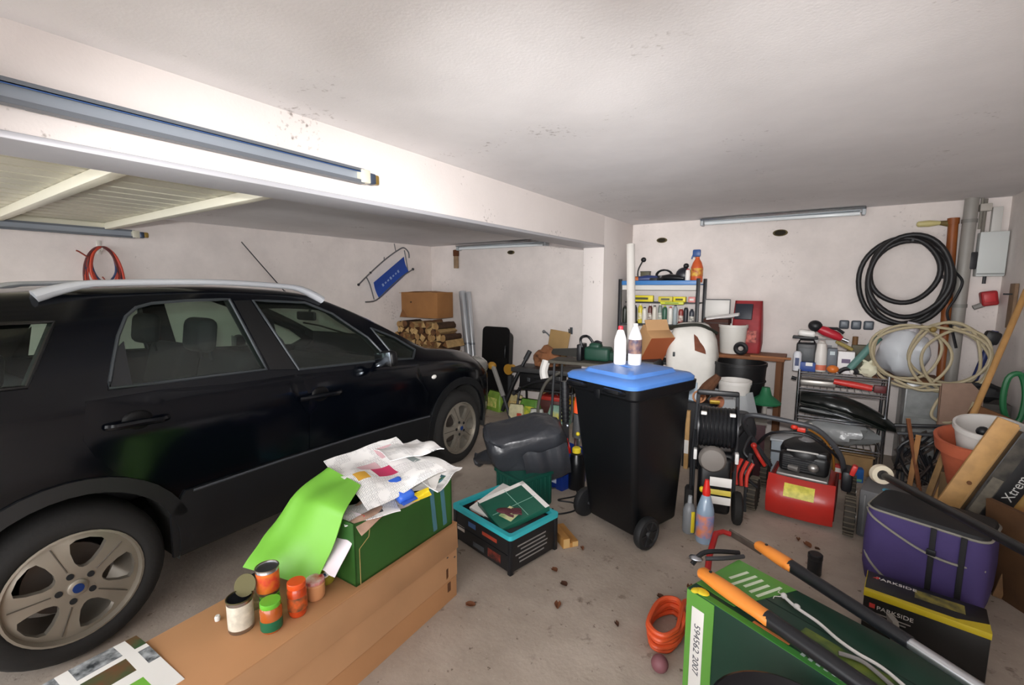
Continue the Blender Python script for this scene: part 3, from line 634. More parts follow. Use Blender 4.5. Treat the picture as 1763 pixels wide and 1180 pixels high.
# world corners: near corner (-1.309,1.95); left (-1.79,2.07); right (-1.29,2.33)
cr.location = (-1.505, 2.17, 0); cr.rotation_euler = (0, 0, R(-13))
part('floor_panel', B().box((0, 0, .008), (cw - .02, cl - .02, .012)), BLK, cr)
def print_panel(w_, txts, up):
    pass
for nm, cx, cy, sx, sy in (('side_wall', 0, -cl / 2, cw, .01), ('side_wall', 0, cl / 2, cw, .01), ('end_wall', -cw / 2, 0, .01, cl), ('end_wall', cw / 2, 0, .01, cl)):
    wl = part(nm, B().box((cx, cy, chh / 2), (sx, sy, chh - .03), None, .003), M('#1b1a1b', .5), cr)
    if cy < 0:
        for k, (px, pz, sw, sh, mm) in enumerate(((.08, .155, .13, .022, M('#a8402c', .5)), (-.08, .16, .07, .03, M('#3a5a86', .5)), (.12, .06, .11, .05, M('#8f3a2a', .5, second='#1b1a1b', vs=30)), (-.19, .10, .07, .03, M('#b5aaa0', .5)), (-.02, .05, .10, .03, M('#45484c', .5)))):
            part('printed_picture', B().box((px, cy - .0055, pz), (sw, .001, sh)), mm, wl)
        part('rib', B().box((0, cy - .006, .11), (cw, .006, .006)), BLK, wl)
    if cx > 0:
        for k in range(5): part('printed_line', B().box((cx + .0055, -.02 + .01 * (k % 2), .055 + k * .024), (.001, .20 + .03 * (k % 3), .008), (R(-0), 0, 0)), M('#8a8784', .5), wl)
for sx in (-1, 1):
    for sy in (-1, 1): part('corner_post', B().box((sx * (cw / 2 - .002), sy * (cl / 2 - .002), .11), (.026, .026, .22), None, .005), BLK, cr)
rm = B().plate(rrect(cw + .034, cl + .034, .02), .026, [rrect(cw - .022, cl - .022, .015)], Matrix.Translation((0, 0, chh - .026)))
part('rim', rm, TURQ, cr, 'turquoise rim')
def crate_pt(x, y, z): return cr.matrix_basis @ V((x, y, z))
ca = R(-13)
t = thing('board_game', 'dark green boxed game with white border lying in the turquoise rimmed crate', 'box', crate_pt(.055, .02, .262), ca, rot=(R(10), R(8), ca + R(-12)))
part('lid', B().box((0, 0, 0), (.30, .33, .035), None, .003), M('#1d5a48', .4), t)
part('border', B().box((-.135, 0, .0182), (.03, .33, .001)).box((0, .15, .0182), (.30, .03, .001)), WHT, t)
part('cross_fold', B().box((.02, 0, .0184), (.003, .3, .001)).box((0, .02, .0184), (.28, .003, .001)), M('#8fb8a8', .5), t)
part('printed_card', B().box((.07, -.06, .0195), (.09, .10, .002), (0, 0, R(20))), M('#e6e3b0', .5, second='#5a9a4a', vs=14), t)
t = thing('white_box', 'white cardboard lid under the dark green game in the crate', 'box', crate_pt(-.03, .03, .236), ca, rot=(R(8), R(5), ca + R(8)))
part('lid', B().box((0, 0, 0), (.30, .32, .016), None, .002), WHT, t)
t = thing('gloves', 'pair of dark red work gloves lying on the green game', 'glove', crate_pt(.11, -.095, .292), ca, rot=(R(8), R(6), R(40)))
b = B().ball((0, 0, 0), (.055, .026, .011), 12)
for k in range(4): b.tube([(.04, -.018 + k * .012, 0), (.075 + .008 * (k in (1, 2)), -.022 + k * .014, .002), (.095, -.023 + k * .015, -.002)], .0065, 6)
b.tube([(.0, -.02, 0), (.02, -.042, .002), (.045, -.05, 0)], .007, 6); part('glove', b, M('#4d2128', .8), t)
for k, (x, y, c_) in enumerate(((-.19, -.06, '#8a4a3a'), (-.15, -.11, '#b0705c'), (-.19, .06, '#5a2c22'), (-.12, -.06, '#a05848'))):
    one('tin_toy', ('rust red round box', 'pinkish round box', 'dark brown round box', 'brick red round box')[k] + ' in the left part of the turquoise rimmed crate', 'box', B().lathe([(.034, 0), (.036, .006), (.036, .05), (.034, .056), (.03, .06), (0, .06)], 16).cyl((.0, 0, .06), (.01, .01, .068), .012), M(c_, .5, var=.2, vs=20), crate_pt(x, y, .165), rot=(R(20 * (k - 1)), R(14), k))
    one('box_support', 'stack of old paperbacks under the round boxes in the crate', 'book', B().box((0, 0, .072), (.06, .10, .145), None, .004).box((.031, 0, .072), (.002, .09, .14)), DGREY, crate_pt(x, y, .015), ca, group='paperbacks standing in the crate')
one('book_stack', 'thick dark album filling the crate under the green game', 'book', B().box((.0, 0, .1), (.25, .29, .2), None, .004).box((.126, 0, .1), (.004, .27, .18)), M('#2d2c2e', .6), crate_pt(.09, .0, .016), ca)

# wood offcut by the crate
t = thing('wood_offcut', 'short yellowish wood offcut with a groove lying beside the crate', 'wood', (-1.235, 2.43, 0), R(-38))
part('block', B().plate([(-.05, 0), (.05, 0), (.05, .035), (.012, .035), (.008, .025), (-.004, .025), (-.008, .06), (-.05, .06)], .22, (), Matrix(((0, 0, 1, -.11), (1, 0, 0, 0), (0, 1, 0, 0), (0, 0, 0, 1)))), M('#b98545', .6, var=.25, vs=10), t)
part('sawn_end', B().box((.111, -.028, .03), (.002, .04, .055)).box((.111, .03, .018), (.002, .036, .03)), M('#caa46a', .7), t)

# ---------------------------------------------------------------- black sack on a green bin, blue crate, garden hand tools
t = thing('green_bin', 'ribbed dark green plastic bin under the black rubbish sack', 'bin', (-1.70, 2.70, 0), R(-20))
part('body', B().box((0, 0, .13), (.30, .30, .26), None, .02, 3), M('#0f4a3e', .45), t)
for k in range(7): part('rib', B().box((.151, -.12 + k * .04, .125), (.008, .016, .21), None, .003), M('#0f4a3e', .45), t)
for k in range(7): part('rib', B().box((-.12 + k * .04, -.151, .125), (.016, .008, .21), None, .003), M('#0f4a3e', .45), t)
part('rim', B().plate(rrect(.33, .33, .03), .02, [rrect(.27, .27, .02)], Matrix.Translation((0, 0, .24))), M('#0f4a3e', .45), t)
SACK = M('#33353a', .34, var=.2, vs=6, bump=.35, bs=22)
t = thing('rubbish_sack', 'black plastic rubbish sack slumped over the dark green bin', 'sack', (-1.765, 2.80, .41), 0, rot=(R(14), R(-12), R(42)))
b = B()
def sackball(c, r, rot, d, sd): b.ball(c, r, 30, rot, d, sd)
def sf(u, v_):
    a = u * 2 * pi; ph = (v_ - .5) * pi; cx, cy, cz = cos(a) * cos(ph), sin(a) * cos(ph), sin(ph)
    k = 1 + .13 * noise.noise(V((cx * 1.6, cy * 1.6, cz * 1.6 + 4))) + .07 * noise.noise(V((cx * 4, cy * 4, cz * 4))) + .03 * abs(noise.noise(V((cx * 9, cy * 9, cz * 9))))
    s_ = lambda q, e: math.copysign(abs(q) ** e, q)
    return V((s_(cx, .5) * .29 * k, s_(cy, .5) * .19 * k, s_(cz, .55) * .155 * k - .10 * max(0, -cx) * cx))
for j in range(24): pass
rs = [[sf(i / 36, .015 + .97 * j / 24) for i in range(36)] for j in range(25)]
b.rings(rs); part('sack', b, SACK, t)
part('sack_neck', B().tube([(-.20, .02, -.06), (-.30, .10, -.11), (-.35, .19, -.17)], [.075, .055, .042], 12, smooth=4).ball((-.355, .205, -.19), (.045, .05, .055), 12, None, .4, 2.), SACK, t)
part('sack_fold', B().sheet(14, 10, lambda u, v_: (-.05 + u * .33, -.215 - .03 * sin(v_ * 3) + .012 * sin(u * 14), .05 - v_ * .26 + .015 * sin(u * 9)), .004), SACK, t)
bc = thing('blue_crate', 'blue plastic bottle crate behind the black sack', 'crate', (-1.66, 3.19, 0), R(-15))
BL2 = M('#16307c', .4)
for (cx, cy, sx, sy) in ((0, -.14, .30, .008), (0, .14, .30, .008), (-.15, 0, .008, .28), (.15, 0, .008, .28)):
    b = B().box((cx, cy, .06), (sx, sy, .12)).box((cx, cy, .25), (sx, sy, .06))
    for k in (-1, 0, 1): b.box((cx + (k * .13 if sx > .1 else 0), cy + (k * .12 if sy > .1 else 0), .17), (.03 if sx > .1 else sx, .03 if sy > .1 else sy, .12))
    part('side_wall', b, BL2, bc)
part('floor_panel', B().box((0, 0, .005), (.29, .27, .01)), BL2, bc); part('sticker', B().box((.06, -.145, .07), (.07, .002, .05)), M('#b9c0d4', .5), bc)
make_bottle('bottle', 'clear plastic bottle lying slanted in the blue crate', 'bottle', (-1.70, 3.09, .10), .045, .26, M('#9aa0a8', .1, coat=.5), WHT, rot=(R(-8), R(10), 0))
make_bottle('bottle', 'red detergent bottle standing in the blue crate', 'bottle', (-1.63, 3.22, .012), .05, .34, M('#b3231f', .3), M('#cc3333', .4), M('#d8d8d8', .5), neck=.4)
make_bottle('bottle', 'dark blue bottle standing in the rear of the blue crate', 'bottle', (-1.74, 3.24, .012), .045, .32, M('#101c50', .3), BLU, neck=.4)
make_bottle('oil_bottle', 'black bottle with a yellow cap on the floor beside the wheelie bin', 'bottle', (-1.49, 3.14, 0), .07, .31, BLKP, YEL, None, neck=.42, sh=.22, caph=.13)
# hand tools standing upright between bins
t = thing('hedge_trimmer', 'garden shears with a black ribbed grip standing upright beside the wheelie bin', 'shears', (-1.655, 3.30, 0), 0, rot=(R(-2), R(-3), 0))
b = B().cyl((0, 0, .46), (0, 0, .80), .028, .034)
for k in range(9): b.cyl((0, 0, .48 + k * .034), (0, 0, .494 + k * .034), .037)
part('grip', b, BLK, t); part('blade', B().plate([(-.03, 0), (.02, .0), (.03, .47), (-.03, .47)], .006, (), Matrix(((1, 0, 0, 0), (0, 0, 1, 0), (0, 1, 0, 0), (0, 0, 0, 1)))).cyl((-.0, .01, .42), (0, -.012, .42), .02), STEEL, t)
t = thing('hand_saw', 'pruning tool with an orange cone grip standing beside the wheelie bin', 'tool', (-1.565, 3.27, 0), 0, rot=(R(-2), R(2), 0))
part('grip', B().lathe([(.030, .56), (.045, .565), (.047, .60), (.036, .72), (.022, .80), (.015, .81)], 16), M('#e8582c', .45), t)
part('shaft', B().lathe([(.042, .36), (.044, .38), (.044, .555), (.03, .56)], 16), M('#4a4b4d', .5), t); part('blade', B().box((0, 0, .19), (.05, .012, .38), None, .003), STEEL, t); part('button', B().ball((.02, -.04, .40), .017, 10), YEL, t)
# cable on the floor
def cable(name, label, pts, r, mat, cat='cable', sm=8, group=None, n=8): return one(name, label, cat, B().tube(pts, r, n, smooth=sm), mat, group=group)
cable('power_cable', 'thin black cable curling on the floor between crate and wheelie bin', [(-1.66, 2.99, .006), (-1.5, 3.1, .006), (-1.42, 3.0, .006), (-1.50, 2.86, .006), (-1.38, 2.88, .006), (-1.33, 2.78, .006), (-1.42, 2.66, .006), (-1.47, 2.72, .006)], .006, BLK)

# ---------------------------------------------------------------- wheelie bin
t = thing('wheelie_bin', 'tall black wheelie bin with a blue lid in the middle of the garage', 'bin', (-.965, 2.80, 0), R(-20))
BINB = M('#0b0c0f', .4, var=.25, vs=4, bump=.04, bs=40, spec=.35); BINL = M('#4a78bd', .38, var=.12, vs=5)
def rr3(u0, u1, v0, v1, z, r=.04, n=5): return [V((x, y, z)) for x, y in rrect(u1 - u0, v1 - v0, r, n, (u0 + u1) / 2, (v0 + v1) / 2)]
b = B(); b.rings([rr3(-.19, .19, -.14, .27, .055, .03), rr3(-.20, .20, -.15, .28, .07), rr3(-.225, .225, -.20, .285, .45), rr3(-.258, .258, -.265, .295, .955), rr3(-.262, .262, -.27, .297, .96), rr3(-.24, .24, -.25, .28, .96), rr3(-.20, .20, -.13, .26, .10)], cap=True)
part('body', b, BINB, t)
b = B(); b.rings([rr3(-.262, .262, -.27, .297, .925, .045), rr3(-.285, .285, -.295, .318, .945, .05), rr3(-.288, .288, -.298, .322, 1.0, .05), rr3(-.262, .262, -.27, .297, 1.0, .045)], cap=False, loop=True); part('rim', b, BINB, t)
b = B(); b.rings([rr3(-.28, .28, -.31, .315, 1.0, .06), rr3(-.282, .282, -.315, .318, 1.022, .06), rr3(-.265, .265, -.295, .30, 1.040, .06), rr3(-.20, .20, -.235, .235, 1.046, .05), rr3(-.185, .185, -.22, .22, 1.066, .05), rr3(-.12, .12, -.14, .14, 1.076, .05)])
lid = part('lid', b, BINL, t, 'blue lid')
b = B(); b.tube([(-.16, -.02, 1.058), (0, -.05, 1.079), (.16, -.02, 1.058)], .006, 6); part('lid_ridge', b, BINL, lid)
for su in (-1, 1):
    part('handle', B().tube([(su * .20, -.28, .965), (su * .20, -.345, .985), (su * .10, -.345, .985), (su * .10, -.28, .965)], .014, 8, smooth=3), BINB, t)
    w_ = part('wheel', B().lathe([(.03, -.03), (.075, -.028), (.095, -.022), (.10, -.01), (.10, .01), (.095, .022), (.078, .028), (.07, .02), (.03, .02), (.022, .034), (0, .034)], 26, mat=Matrix.Translation((su * .255, -.115, .10)) @ Matrix.Rotation(R(90) * su, 4, 'Y')), M('#1a1b1d', .6), t)
    b = B()
    for k in range(6): a = k * pi / 3; b.box((su * .277, -.115 + .048 * cos(a), .10 + .048 * sin(a)), (.006, .05, .012), (a, 0, 0))
    part('spokes', b, M('#222326', .5), w_, kind='stuff')
part('axle', B().cyl((-.25, -.115, .10), (.25, -.115, .10), .010), STEEL, t)
part('lock_tab', B().box((.0, -.30, .94), (.05, .012, .06), None, .006), BINB, t)
make_bottle('detergent_bottle', 'white plastic bottle with a red cap standing on the blue bin lid', 'bottle', (-1.05, 2.84, 1.073), .040, .245, M('#e9e6e4', .4), M('#c03540', .4), None, neck=.34, sh=.25, caph=.10, rz=.3)
t = make_bottle('cleaner_bottle', 'translucent bottle with a dark picture label on the blue bin lid', 'bottle', (-.962, 2.87, 1.073), .043, .27, M('#d3d4d8', .2, coat=.3), M('#dcd8d2', .4), M('#34304a', .5, second='#8a6a58', vs=22), neck=.3, sh=.25, caph=.07, lab_z=(.28, .62))

# ---------------------------------------------------------------- pressure washer and the bottles before it
t = thing('pressure_washer', 'black pressure washer with a hose reel, white labels and black wheels beside the bin', 'pressure washer', (-.505, 3.22, 0), R(12))
part('body', B().box((0, 0, .27), (.20, .22, .38), (R(-4), 0, 0), .03, 3).box((0, .02, .42), (.24, .16, .14), None, .03, 3), BLKP, t)
for k in range(9): part('hose_coil', B().tube([(-.095 + k * .024, .0 + .098 * cos(a), .645 + .125 * sin(a)) for a in [2 * pi * q / 20 for q in range(20)]], .0125, 6, True), M('#17181b', .4), t)
part('reel_drum', B().cyl((-.11, 0, .645), (.11, 0, .645), .08, n=18), BLK, t)
for sx in (-1, 1):
    part('reel_flange', B().cyl((sx * .112, 0, .645), (sx * .12, 0, .645), .145, n=24), M('#222327', .4), t)
    part('frame_tube', B().tube([(sx * .13, .06, .12), (sx * .13, .07, .60), (sx * .12, .05, .86)], .012, 8), DGREY, t)
    part('clip', B().box((sx * .085, -.10, .76), (.035, .03, .02), None, .004), WHT, t); part('bracket', B().box((sx * .125, -.07, .47), (.022, .05, .07), None, .005), M('#d5d4d2', .4), t)
    part('wheel', B().lathe([(.02, -.03), (.085, -.03), (.105, -.02), (.11, 0), (.105, .02), (.085, .03), (.05, .018), (.05, .03), (0, .03)], 24, mat=Matrix.Translation((sx * .15, -.02, .11)) @ Matrix.Rotation(R(90) * sx, 4, 'Y')), RUB, t)
part('top_bar', B().box((0, .05, .865), (.26, .035, .035), None, .01), BLK, t); part('yellow_tag', B().box((-.02, -.01, .815), (.06, .05, .012), (R(-30), 0, 0), .003), M('#a88a24', .5), t)
part('motor_cap', B().lathe([(.085, 0), (.085, .03), (.07, .05), (.02, .058), (0, .058)], 22, mat=Matrix.Translation((-.02, -.085, .455)) @ Matrix.Rotation(R(90), 4, 'X')), M('#77716c', .6), t)
for (z, h, m_, lb) in ((.315, .06, WHT, 'white label'), (.245, .035, M('#d8c452', .5), 'yellow label'), (.19, .05, WHT, 'white label')): part('front_label', B().box((.035, -.128, z), (.13, .006, h), (R(-4), 0, 0), .002), m_, t, lb)
part('yellow_valve', B().ball((-.075, -.125, .25), (.016, .02, .02), 10), YEL, t)
part('lance', B().tube([(-.14, -.06, .05), (-.145, -.05, .40), (-.135, -.03, .62)], .011, 8), BLK, t)
t = thing('spray_bottle', 'grey bottle with a yellow side stripe standing before the pressure washer', 'bottle', (-.595, 2.95, 0), .2)
part('body', B().lathe([(.036, 0), (.04, .01), (.04, .15), (.03, .18), (.012, .20), (.012, .23), (0, .23)], 16), M('#7d7f82', .35), t); part('stripe', B().box((.022, -.034, .085), (.022, .012, .14), (0, 0, R(30)), .004), YEL, t); part('cap', B().cyl((0, 0, .20), (0, 0, .245), .015, .012), M('#9a9da0', .4), t)
t = make_bottle('cleaner_bottle', 'clear cleaner bottle with a red spout and blue orange label by the pressure washer', 'bottle', (-.49, 2.89, 0), .052, .33, M('#8fa3b8', .15, coat=.4), M('#d6281f', .4), M('#4a8fd0', .45, second='#e88a50', vs=16), neck=.32, sh=.28, caph=.0, lab_z=(.12, .56))
part('spout', B().lathe([(.022, .30), (.024, .33), (.018, .36), (.012, .40), (0, .40)], 14), M('#d6281f', .4), t)

# ---------------------------------------------------------------- lawnmower
t = thing('lawnmower', 'red petrol lawnmower with black engine and folded grey handle on the floor', 'lawnmower', (-.005, 3.62, 0), R(-4))
MR = M('#b8281f', .35, coat=.3, var=.15, vs=5); ENG = M('#0e0f11', .45)
def deckf(u, v_):
    x = (u - .5) * .385; z = .03 + .26 * v_; y = -.16 - .035 * sin(v_ * pi * .9) + .06 * v_ ** 3 + .02 * (abs(u - .5) * 2) ** 3
    return (x, y, z)
part('front_panel', B().sheet(16, 10, deckf, .005), MR, t)
part('deck', B().box((0, .11, .19), (.37, .46, .15), None, .04, 3), MR, t)
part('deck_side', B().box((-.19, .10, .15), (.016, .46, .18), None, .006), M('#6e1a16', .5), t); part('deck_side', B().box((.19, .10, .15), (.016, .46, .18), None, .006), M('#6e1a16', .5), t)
part('sticker', B().sheet(6, 4, lambda u, v_: (lambda p: (p[0], p[1] - .004, p[2]))(deckf(.27 + u * .45, .58 + v_ * .30)), .001), M('#e0d455', .45, second='#b8b23a', vs=30), t, 'yellow warning sticker')
part('engine_deck', B().box((0, .08, .29), (.30, .34, .03), None, .01), M('#8a8784', .4, .6), t)
en = part('engine', B().box((.0, .10, .37), (.29, .28, .14), None, .03, 3).lathe([(.15, .40), (.155, .43), (.14, .47), (.09, .505), (0, .51)], 24, (0, .10, 0)), ENG, t)
for k in range(6): part('cooling_fin', B().box((-.02, -.035, .33 + k * .016), (.20, .03, .005)), M('#3c3c3e', .5, .4), en)
part('starter', B().lathe([(.05, .50), (.05, .51), (.02, .525), (0, .525)], 16, (0, .10, 0)), M('#9a9a9c', .3, .7), en)
part('carburettor', B().ball((.06, -.05, .365), (.035, .03, .03), 12).cyl((-.08, -.04, .34), (-.02, -.06, .34), .022), M('#a3a09c', .35, .8), en)
part('fuel_cap', B().cyl((-.09, .02, .44), (-.09, .02, .465), .03, n=16), BLK, en)
part('air_filter', B().box((.09, .02, .43), (.09, .10, .07), None, .015), BLKP, en)
part('tank_stripe', B().tube([(-.10, -.02, .45), (0, -.05, .465), (.08, -.03, .46)], .006, 6, smooth=4), M('#c8c6c2', .3), en)
for sx, yy, rr, w_ in ((-1, -.11, .115, .055), (1, -.11, .125, .06), (-1, .36, .115, .05), (1, .36, .115, .05)):
    Mx = Matrix.Translation((sx * .275, yy, rr)) @ Matrix.Rotation(R(90) * sx, 4, 'Y')
    w = part('wheel', B().lathe([(.02, -w_ / 2), (rr * .7, -w_ / 2), (rr * .95, -w_ / 2 + .004), (rr * .97, 0), (rr * .95, w_ / 2 - .004), (rr * .7, w_ / 2), (rr * .5, w_ / 2 - .012), (.02, w_ / 2 - .012), (.018, w_ / 2), (0, w_ / 2)], 26, mat=Mx), M('#38332c', .85), t)
    b = B()
    for k in range(22): a = 2 * pi * k / 22; b.box((sx * .275, yy + rr * .97 * cos(a), rr + rr * .97 * sin(a)), (w_ * .95, .007, .012), (a + pi / 2, 0, 0))
    part('tread', b, M('#5a5246', .9), w, kind='stuff')
    part('hub', B().cyl(Mx @ V((0, 0, w_ / 2 - .012)), Mx @ V((0, 0, w_ / 2 + .004)), .035, n=14), M('#8c8a86', .4, .5), w)
hg = M('#4a4c50', .45, .3)
part('handle_bar', B().tube([(-.235, .30, .20), (-.36, .12, .46), (-.375, -.06, .60), (-.34, -.12, .675), (-.24, -.12, .685), (-.05, -.12, .675), (.05, -.10, .655), (.13, -.06, .585), (.20, .0, .47), (.225, .12, .33), (.235, .30, .20)], .0165, 10, smooth=5), hg, t)
part('lower_handle', B().tube([(-.30, .10, .42), (-.20, -.06, .56), (-.02, -.08, .60), (.10, -.04, .54), (.20, .06, .42)], .010, 8, smooth=4), BLK, t)
part('throttle_knob', B().ball((-.06, -.115, .645), (.022, .018, .018), 10).box((-.02, -.10, .63), (.05, .03, .03), None, .006), M('#c8301e', .4), t)
part('bowden_cable', B().tube([(.02, -.10, .64), (.10, -.05, .58), (.155, .02, .47), (.17, .10, .33)], .007, 6, smooth=5), M('#8a5a1e', .5), t)
part('clutch_lever', B().tube([(-.30, -.07, .44), (-.26, -.12, .40), (-.22, -.10, .33)], .013, 8, smooth=3).ball((-.30, -.07, .45), .022, 10), M('#b02a20', .4), t)
part('side_flap', B().box((.245, .08, .30), (.06, .18, .14), None, .02), BLK, t)
part('red_lever', B().box((.275, -.03, .40), (.03, .05, .07), (0, R(15), 0), .008), M('#c0302a', .4), t)
cable('ignition_cable', 'black cable bundle draped on the left side of the red lawnmower', [(-.33, 3.55, .52), (-.36, 3.48, .42), (-.30, 3.46, .36), (-.34, 3.42, .28), (-.26, 3.44, .20)], .012, BLK)
t = thing('vacuum_drum', 'dark grey drum standing behind the left end of the lawnmower handle', 'drum', (-.445, 3.98, 0))
part('body', B().lathe([(.10, 0), (.105, .02), (.105, .40), (.112, .41), (.112, .46), (.09, .54), (.05, .58), (0, .58)], 22), M('#2a2b2e', .5), t); part('hose', B().tube([(.04, -.08, .50), (.0, -.16, .44), (-.08, -.17, .30), (-.1, -.15, .12)], .022, 10, smooth=4), BLK, t)
t = thing('red_pruner', 'red handled garden pruner hanging open between pressure washer and lawnmower', 'pruner', (-.33, 3.40, 0))
part('stand_tube', B().tube([(0, .05, .0), (0, .04, .30), (.02, .0, .44)], .012, 8), DGREY, t)
for k in range(3): part('red_handle', B().tube([(-.03 + k * .035, -.01, .40 - k * .01), (-.06 + k * .035, -.03, .30), (-.05 + k * .03, -.04, .22)], .012, 8, smooth=3), M('#c2382c', .4), t)

# ---------------------------------------------------------------- right foreground: big green carton with the loppers on it
GA = R(-24)
g = thing('green_carton', 'large dark green carton with light green corners and a white number label in the foreground', 'box', (-.343, 1.735, 0), GA)   # origin at its near left lower corner
DG = M('#123a2c', .45, var=.15, vs=4); LG = M('#5f9a3e', .45)
gw, gd, gh = .86, .34, .425
part('body', B().box((gw / 2, gd / 2, gh / 2), (gw, gd, gh), None, .004), DG, g)
part('printed_band', B().box((.058, -.001, gh / 2), (.115, .003, gh - .008)).box((-.001, gd / 2, gh / 2), (.003, gd - .01, gh - .008)), LG, g, 'light green printed band')
part('printed_edge', B().box((.30, .014, gh), (.56, .028, .002)), M('#3f8a38', .45), g)
part('printed_corner', B().plate([(.004, .05), (.16, .05), (.235, .335), (.004, .335)], .0015, (), Matrix.Translation((0, 0, gh))), M('#58963f', .45), g, 'light green top corner with white lines of print')
for k in range(5): part('printed_line', B().box((.065 + .03 * k, .235 - .012 * (k % 2), gh + .002), (.012, .10 + .03 * (k % 3 == 1), .001), (0, 0, R(-10))), M('#d9e6cc', .6), g)
lb = part('address_label', B().box((.052, -.0035, .195), (.052, .002, .34), None, .0005), WHT, g, 'white label with a long printed number')
lettering('594562 2007', .036, M('#55555c', .7), lb, (.052, -.005, .20), (R(90), R(90), 0), sx=1.1)
part('yellow_sticker', B().ball((.05, .02, gh + .003), (.028, .022, .006), 10).ball((.032, .004, gh + .004), (.015, .02, .006), 10), YEL, g)
part('flap_gap', B().box((gw / 2, gd / 2 + .02, gh + .0005), (gw - .01, .004, .001)), M('#0a241b', .6), g)
part('printed_picture', B().box((.50, .10, gh + .001), (.30, .12, .0012)).box((.62, -.001, .30), (.18, .002, .08)), M('#2c4a24', .5, second='#6f7f2a', vs=14), g)
part('orange_line', B().box((.30, .035, gh + .002), (.12, .012, .001)), M('#c87a40', .5), g)
for k in range(6): part('printed_letter', B().box((.405 + k * .022, .03, gh + .002), (.012, .02, .001)), M('#a9b8b0', .5), g)
def gpt(x, y, z): return g.matrix_basis @ V((x, y, z))
t = thing('lopper', 'long black lopper with two orange grips lying on the green carton', 'lopper', (0, 0, 0))
OR = M('#f2933c', .4); LB = M('#17181c', .4)
def handle(P, D, L1, L2, L3, r):
    D = V(D).normalized(); P = V(P)
    bo = B(); q = [(0, .55), (.012, .95), (.10, 1.12), (.16, 1.15), (L1 - .05, 1.0), (L1 - .01, 1.05), (L1, .9)]
    bo.tube([P + D * s for s, k in q], [r * k for s, k in q], 12, flat=.8); part('orange_grip', bo, OR, t)
    part('hang_hole', B().cyl(P + D * .05 + V((0, 0, r * .85)), P + D * .05 + V((0, 0, r * .97)), .006, n=10), LB, t)
    part('black_sleeve', B().tube([P + D * (L1 - .02), P + D * (L1 + .03), P + D * L2], [r * .95, r * .9, r * .82], 12), LB, t)
    part('steel_tube', B().cyl(P + D * L2, P + D * L3, r * .66, n=12), M('#c3c5c8', .3, .9), t)
    return P + D * L3
e1 = handle((-.315, 1.815, .458), (.49, -.31, .012), .31, .95, 1.45, .029)
e2 = handle((-.150, 2.155, .458), (.49, -.40, .012), .19, .60, 1.45, .027)
piv = (e1 + e2) / 2
part('jaw', B().tube([e1, piv + V((-.05, 0, 0)), piv + V((.10, -.06, 0))], .014, 8).tube([e2, piv + V((-.05, 0, .004)), piv + V((.06, -.12, .004))], .014, 8).cyl(piv + V((-.05, 0, -.015)), piv + V((-.05, 0, .02)), .022), STEEL, t)
t = thing('weighted_rope', 'white braided cord with a knotted end lying across the green carton top', 'rope', (0, 0, 0))
rp = [(-.035, 1.868, .436), (.01, 1.82, .436), (.075, 1.775, .436), (.13, 1.715, .438), (.18, 1.68, .438), (.235, 1.655, .438), (.29, 1.60, .438), (.38, 1.50, .438)]
part('cord', B().tube(rp, .0055, 8, smooth=6), M('#d9d6d2', .8), t); part('knot', B().ball((-.03, 1.863, .438), .011, 10).ball((.012, 1.822, .438), (.012, .012, .009), 10), M('#cfccc8', .8), t)
part('frayed_end', B().tube([(-.03, 1.865, .436), (-.05, 1.885, .432), (-.045, 1.90, .431)], .0015, 5).tube([(-.03, 1.86, .436), (-.06, 1.85, .432), (-.062, 1.836, .431)], .0015, 5), WHT, t)
part('second_strand', B().tube([(.13, 1.655, .434), (.19, 1.655, .434), (.25, 1.60, .434), (.31, 1.53, .434)], .0065, 8, smooth=6), M('#8d8a88', .8), t)
t = thing('black_pot', 'black plastic pot rim at the bottom edge in front of the green carton', 'pot', (.01, 1.255, 0))
part('body', B().lathe([(.12, 0), (.13, .01), (.175, .40), (.19, .41), (.19, .445), (.182, .448), (.165, .44), (.13, .436), (0, .43)], 36), M('#0d0d12', .25), t)
# red handled axe-like tool behind the carton
t = thing('red_saw', 'red handled tool with a rusty grey blade leaning behind the green carton', 'tool', (0, 0, 0))
part('handle', B().tube([(-.33, 2.04, .20), (-.345, 2.20, .31), (-.355, 2.42, .315)], .014, 8).tube([(-.355, 2.42, .315), (-.33, 2.47, .31), (-.295, 2.485, .30)], .013, 8), M('#a8201f', .45), t)
part('blade', B().box((-.225, 2.48, .285), (.17, .012, .045), (R(20), R(8), R(-22)), .003), M('#6d6259', .6, .3, var=.4, vs=20), t)
part('shaft_end', B().cyl((-.33, 2.04, .20), (-.33, 2.03, .0), .014), DGREY, t)
t = thing('black_secateurs', 'black handled secateurs hanging over the far left corner of the green carton', 'secateurs', (-.31, 1.99, .43))
part('handle', B().tube([(.10, .10, .0), (.02, .03, .015), (-.03, -.01, .008), (-.06, -.05, -.03)], .010, 8, smooth=4), BLK, t); part('handle', B().tube([(.12, .08, .0), (.05, -.01, .014), (-.01, -.04, .008)], .009, 8, smooth=4), DGREY, t); part('blade', B().ball((-.05, -.03, -.01), (.03, .02, .012), 10), STEEL, t)
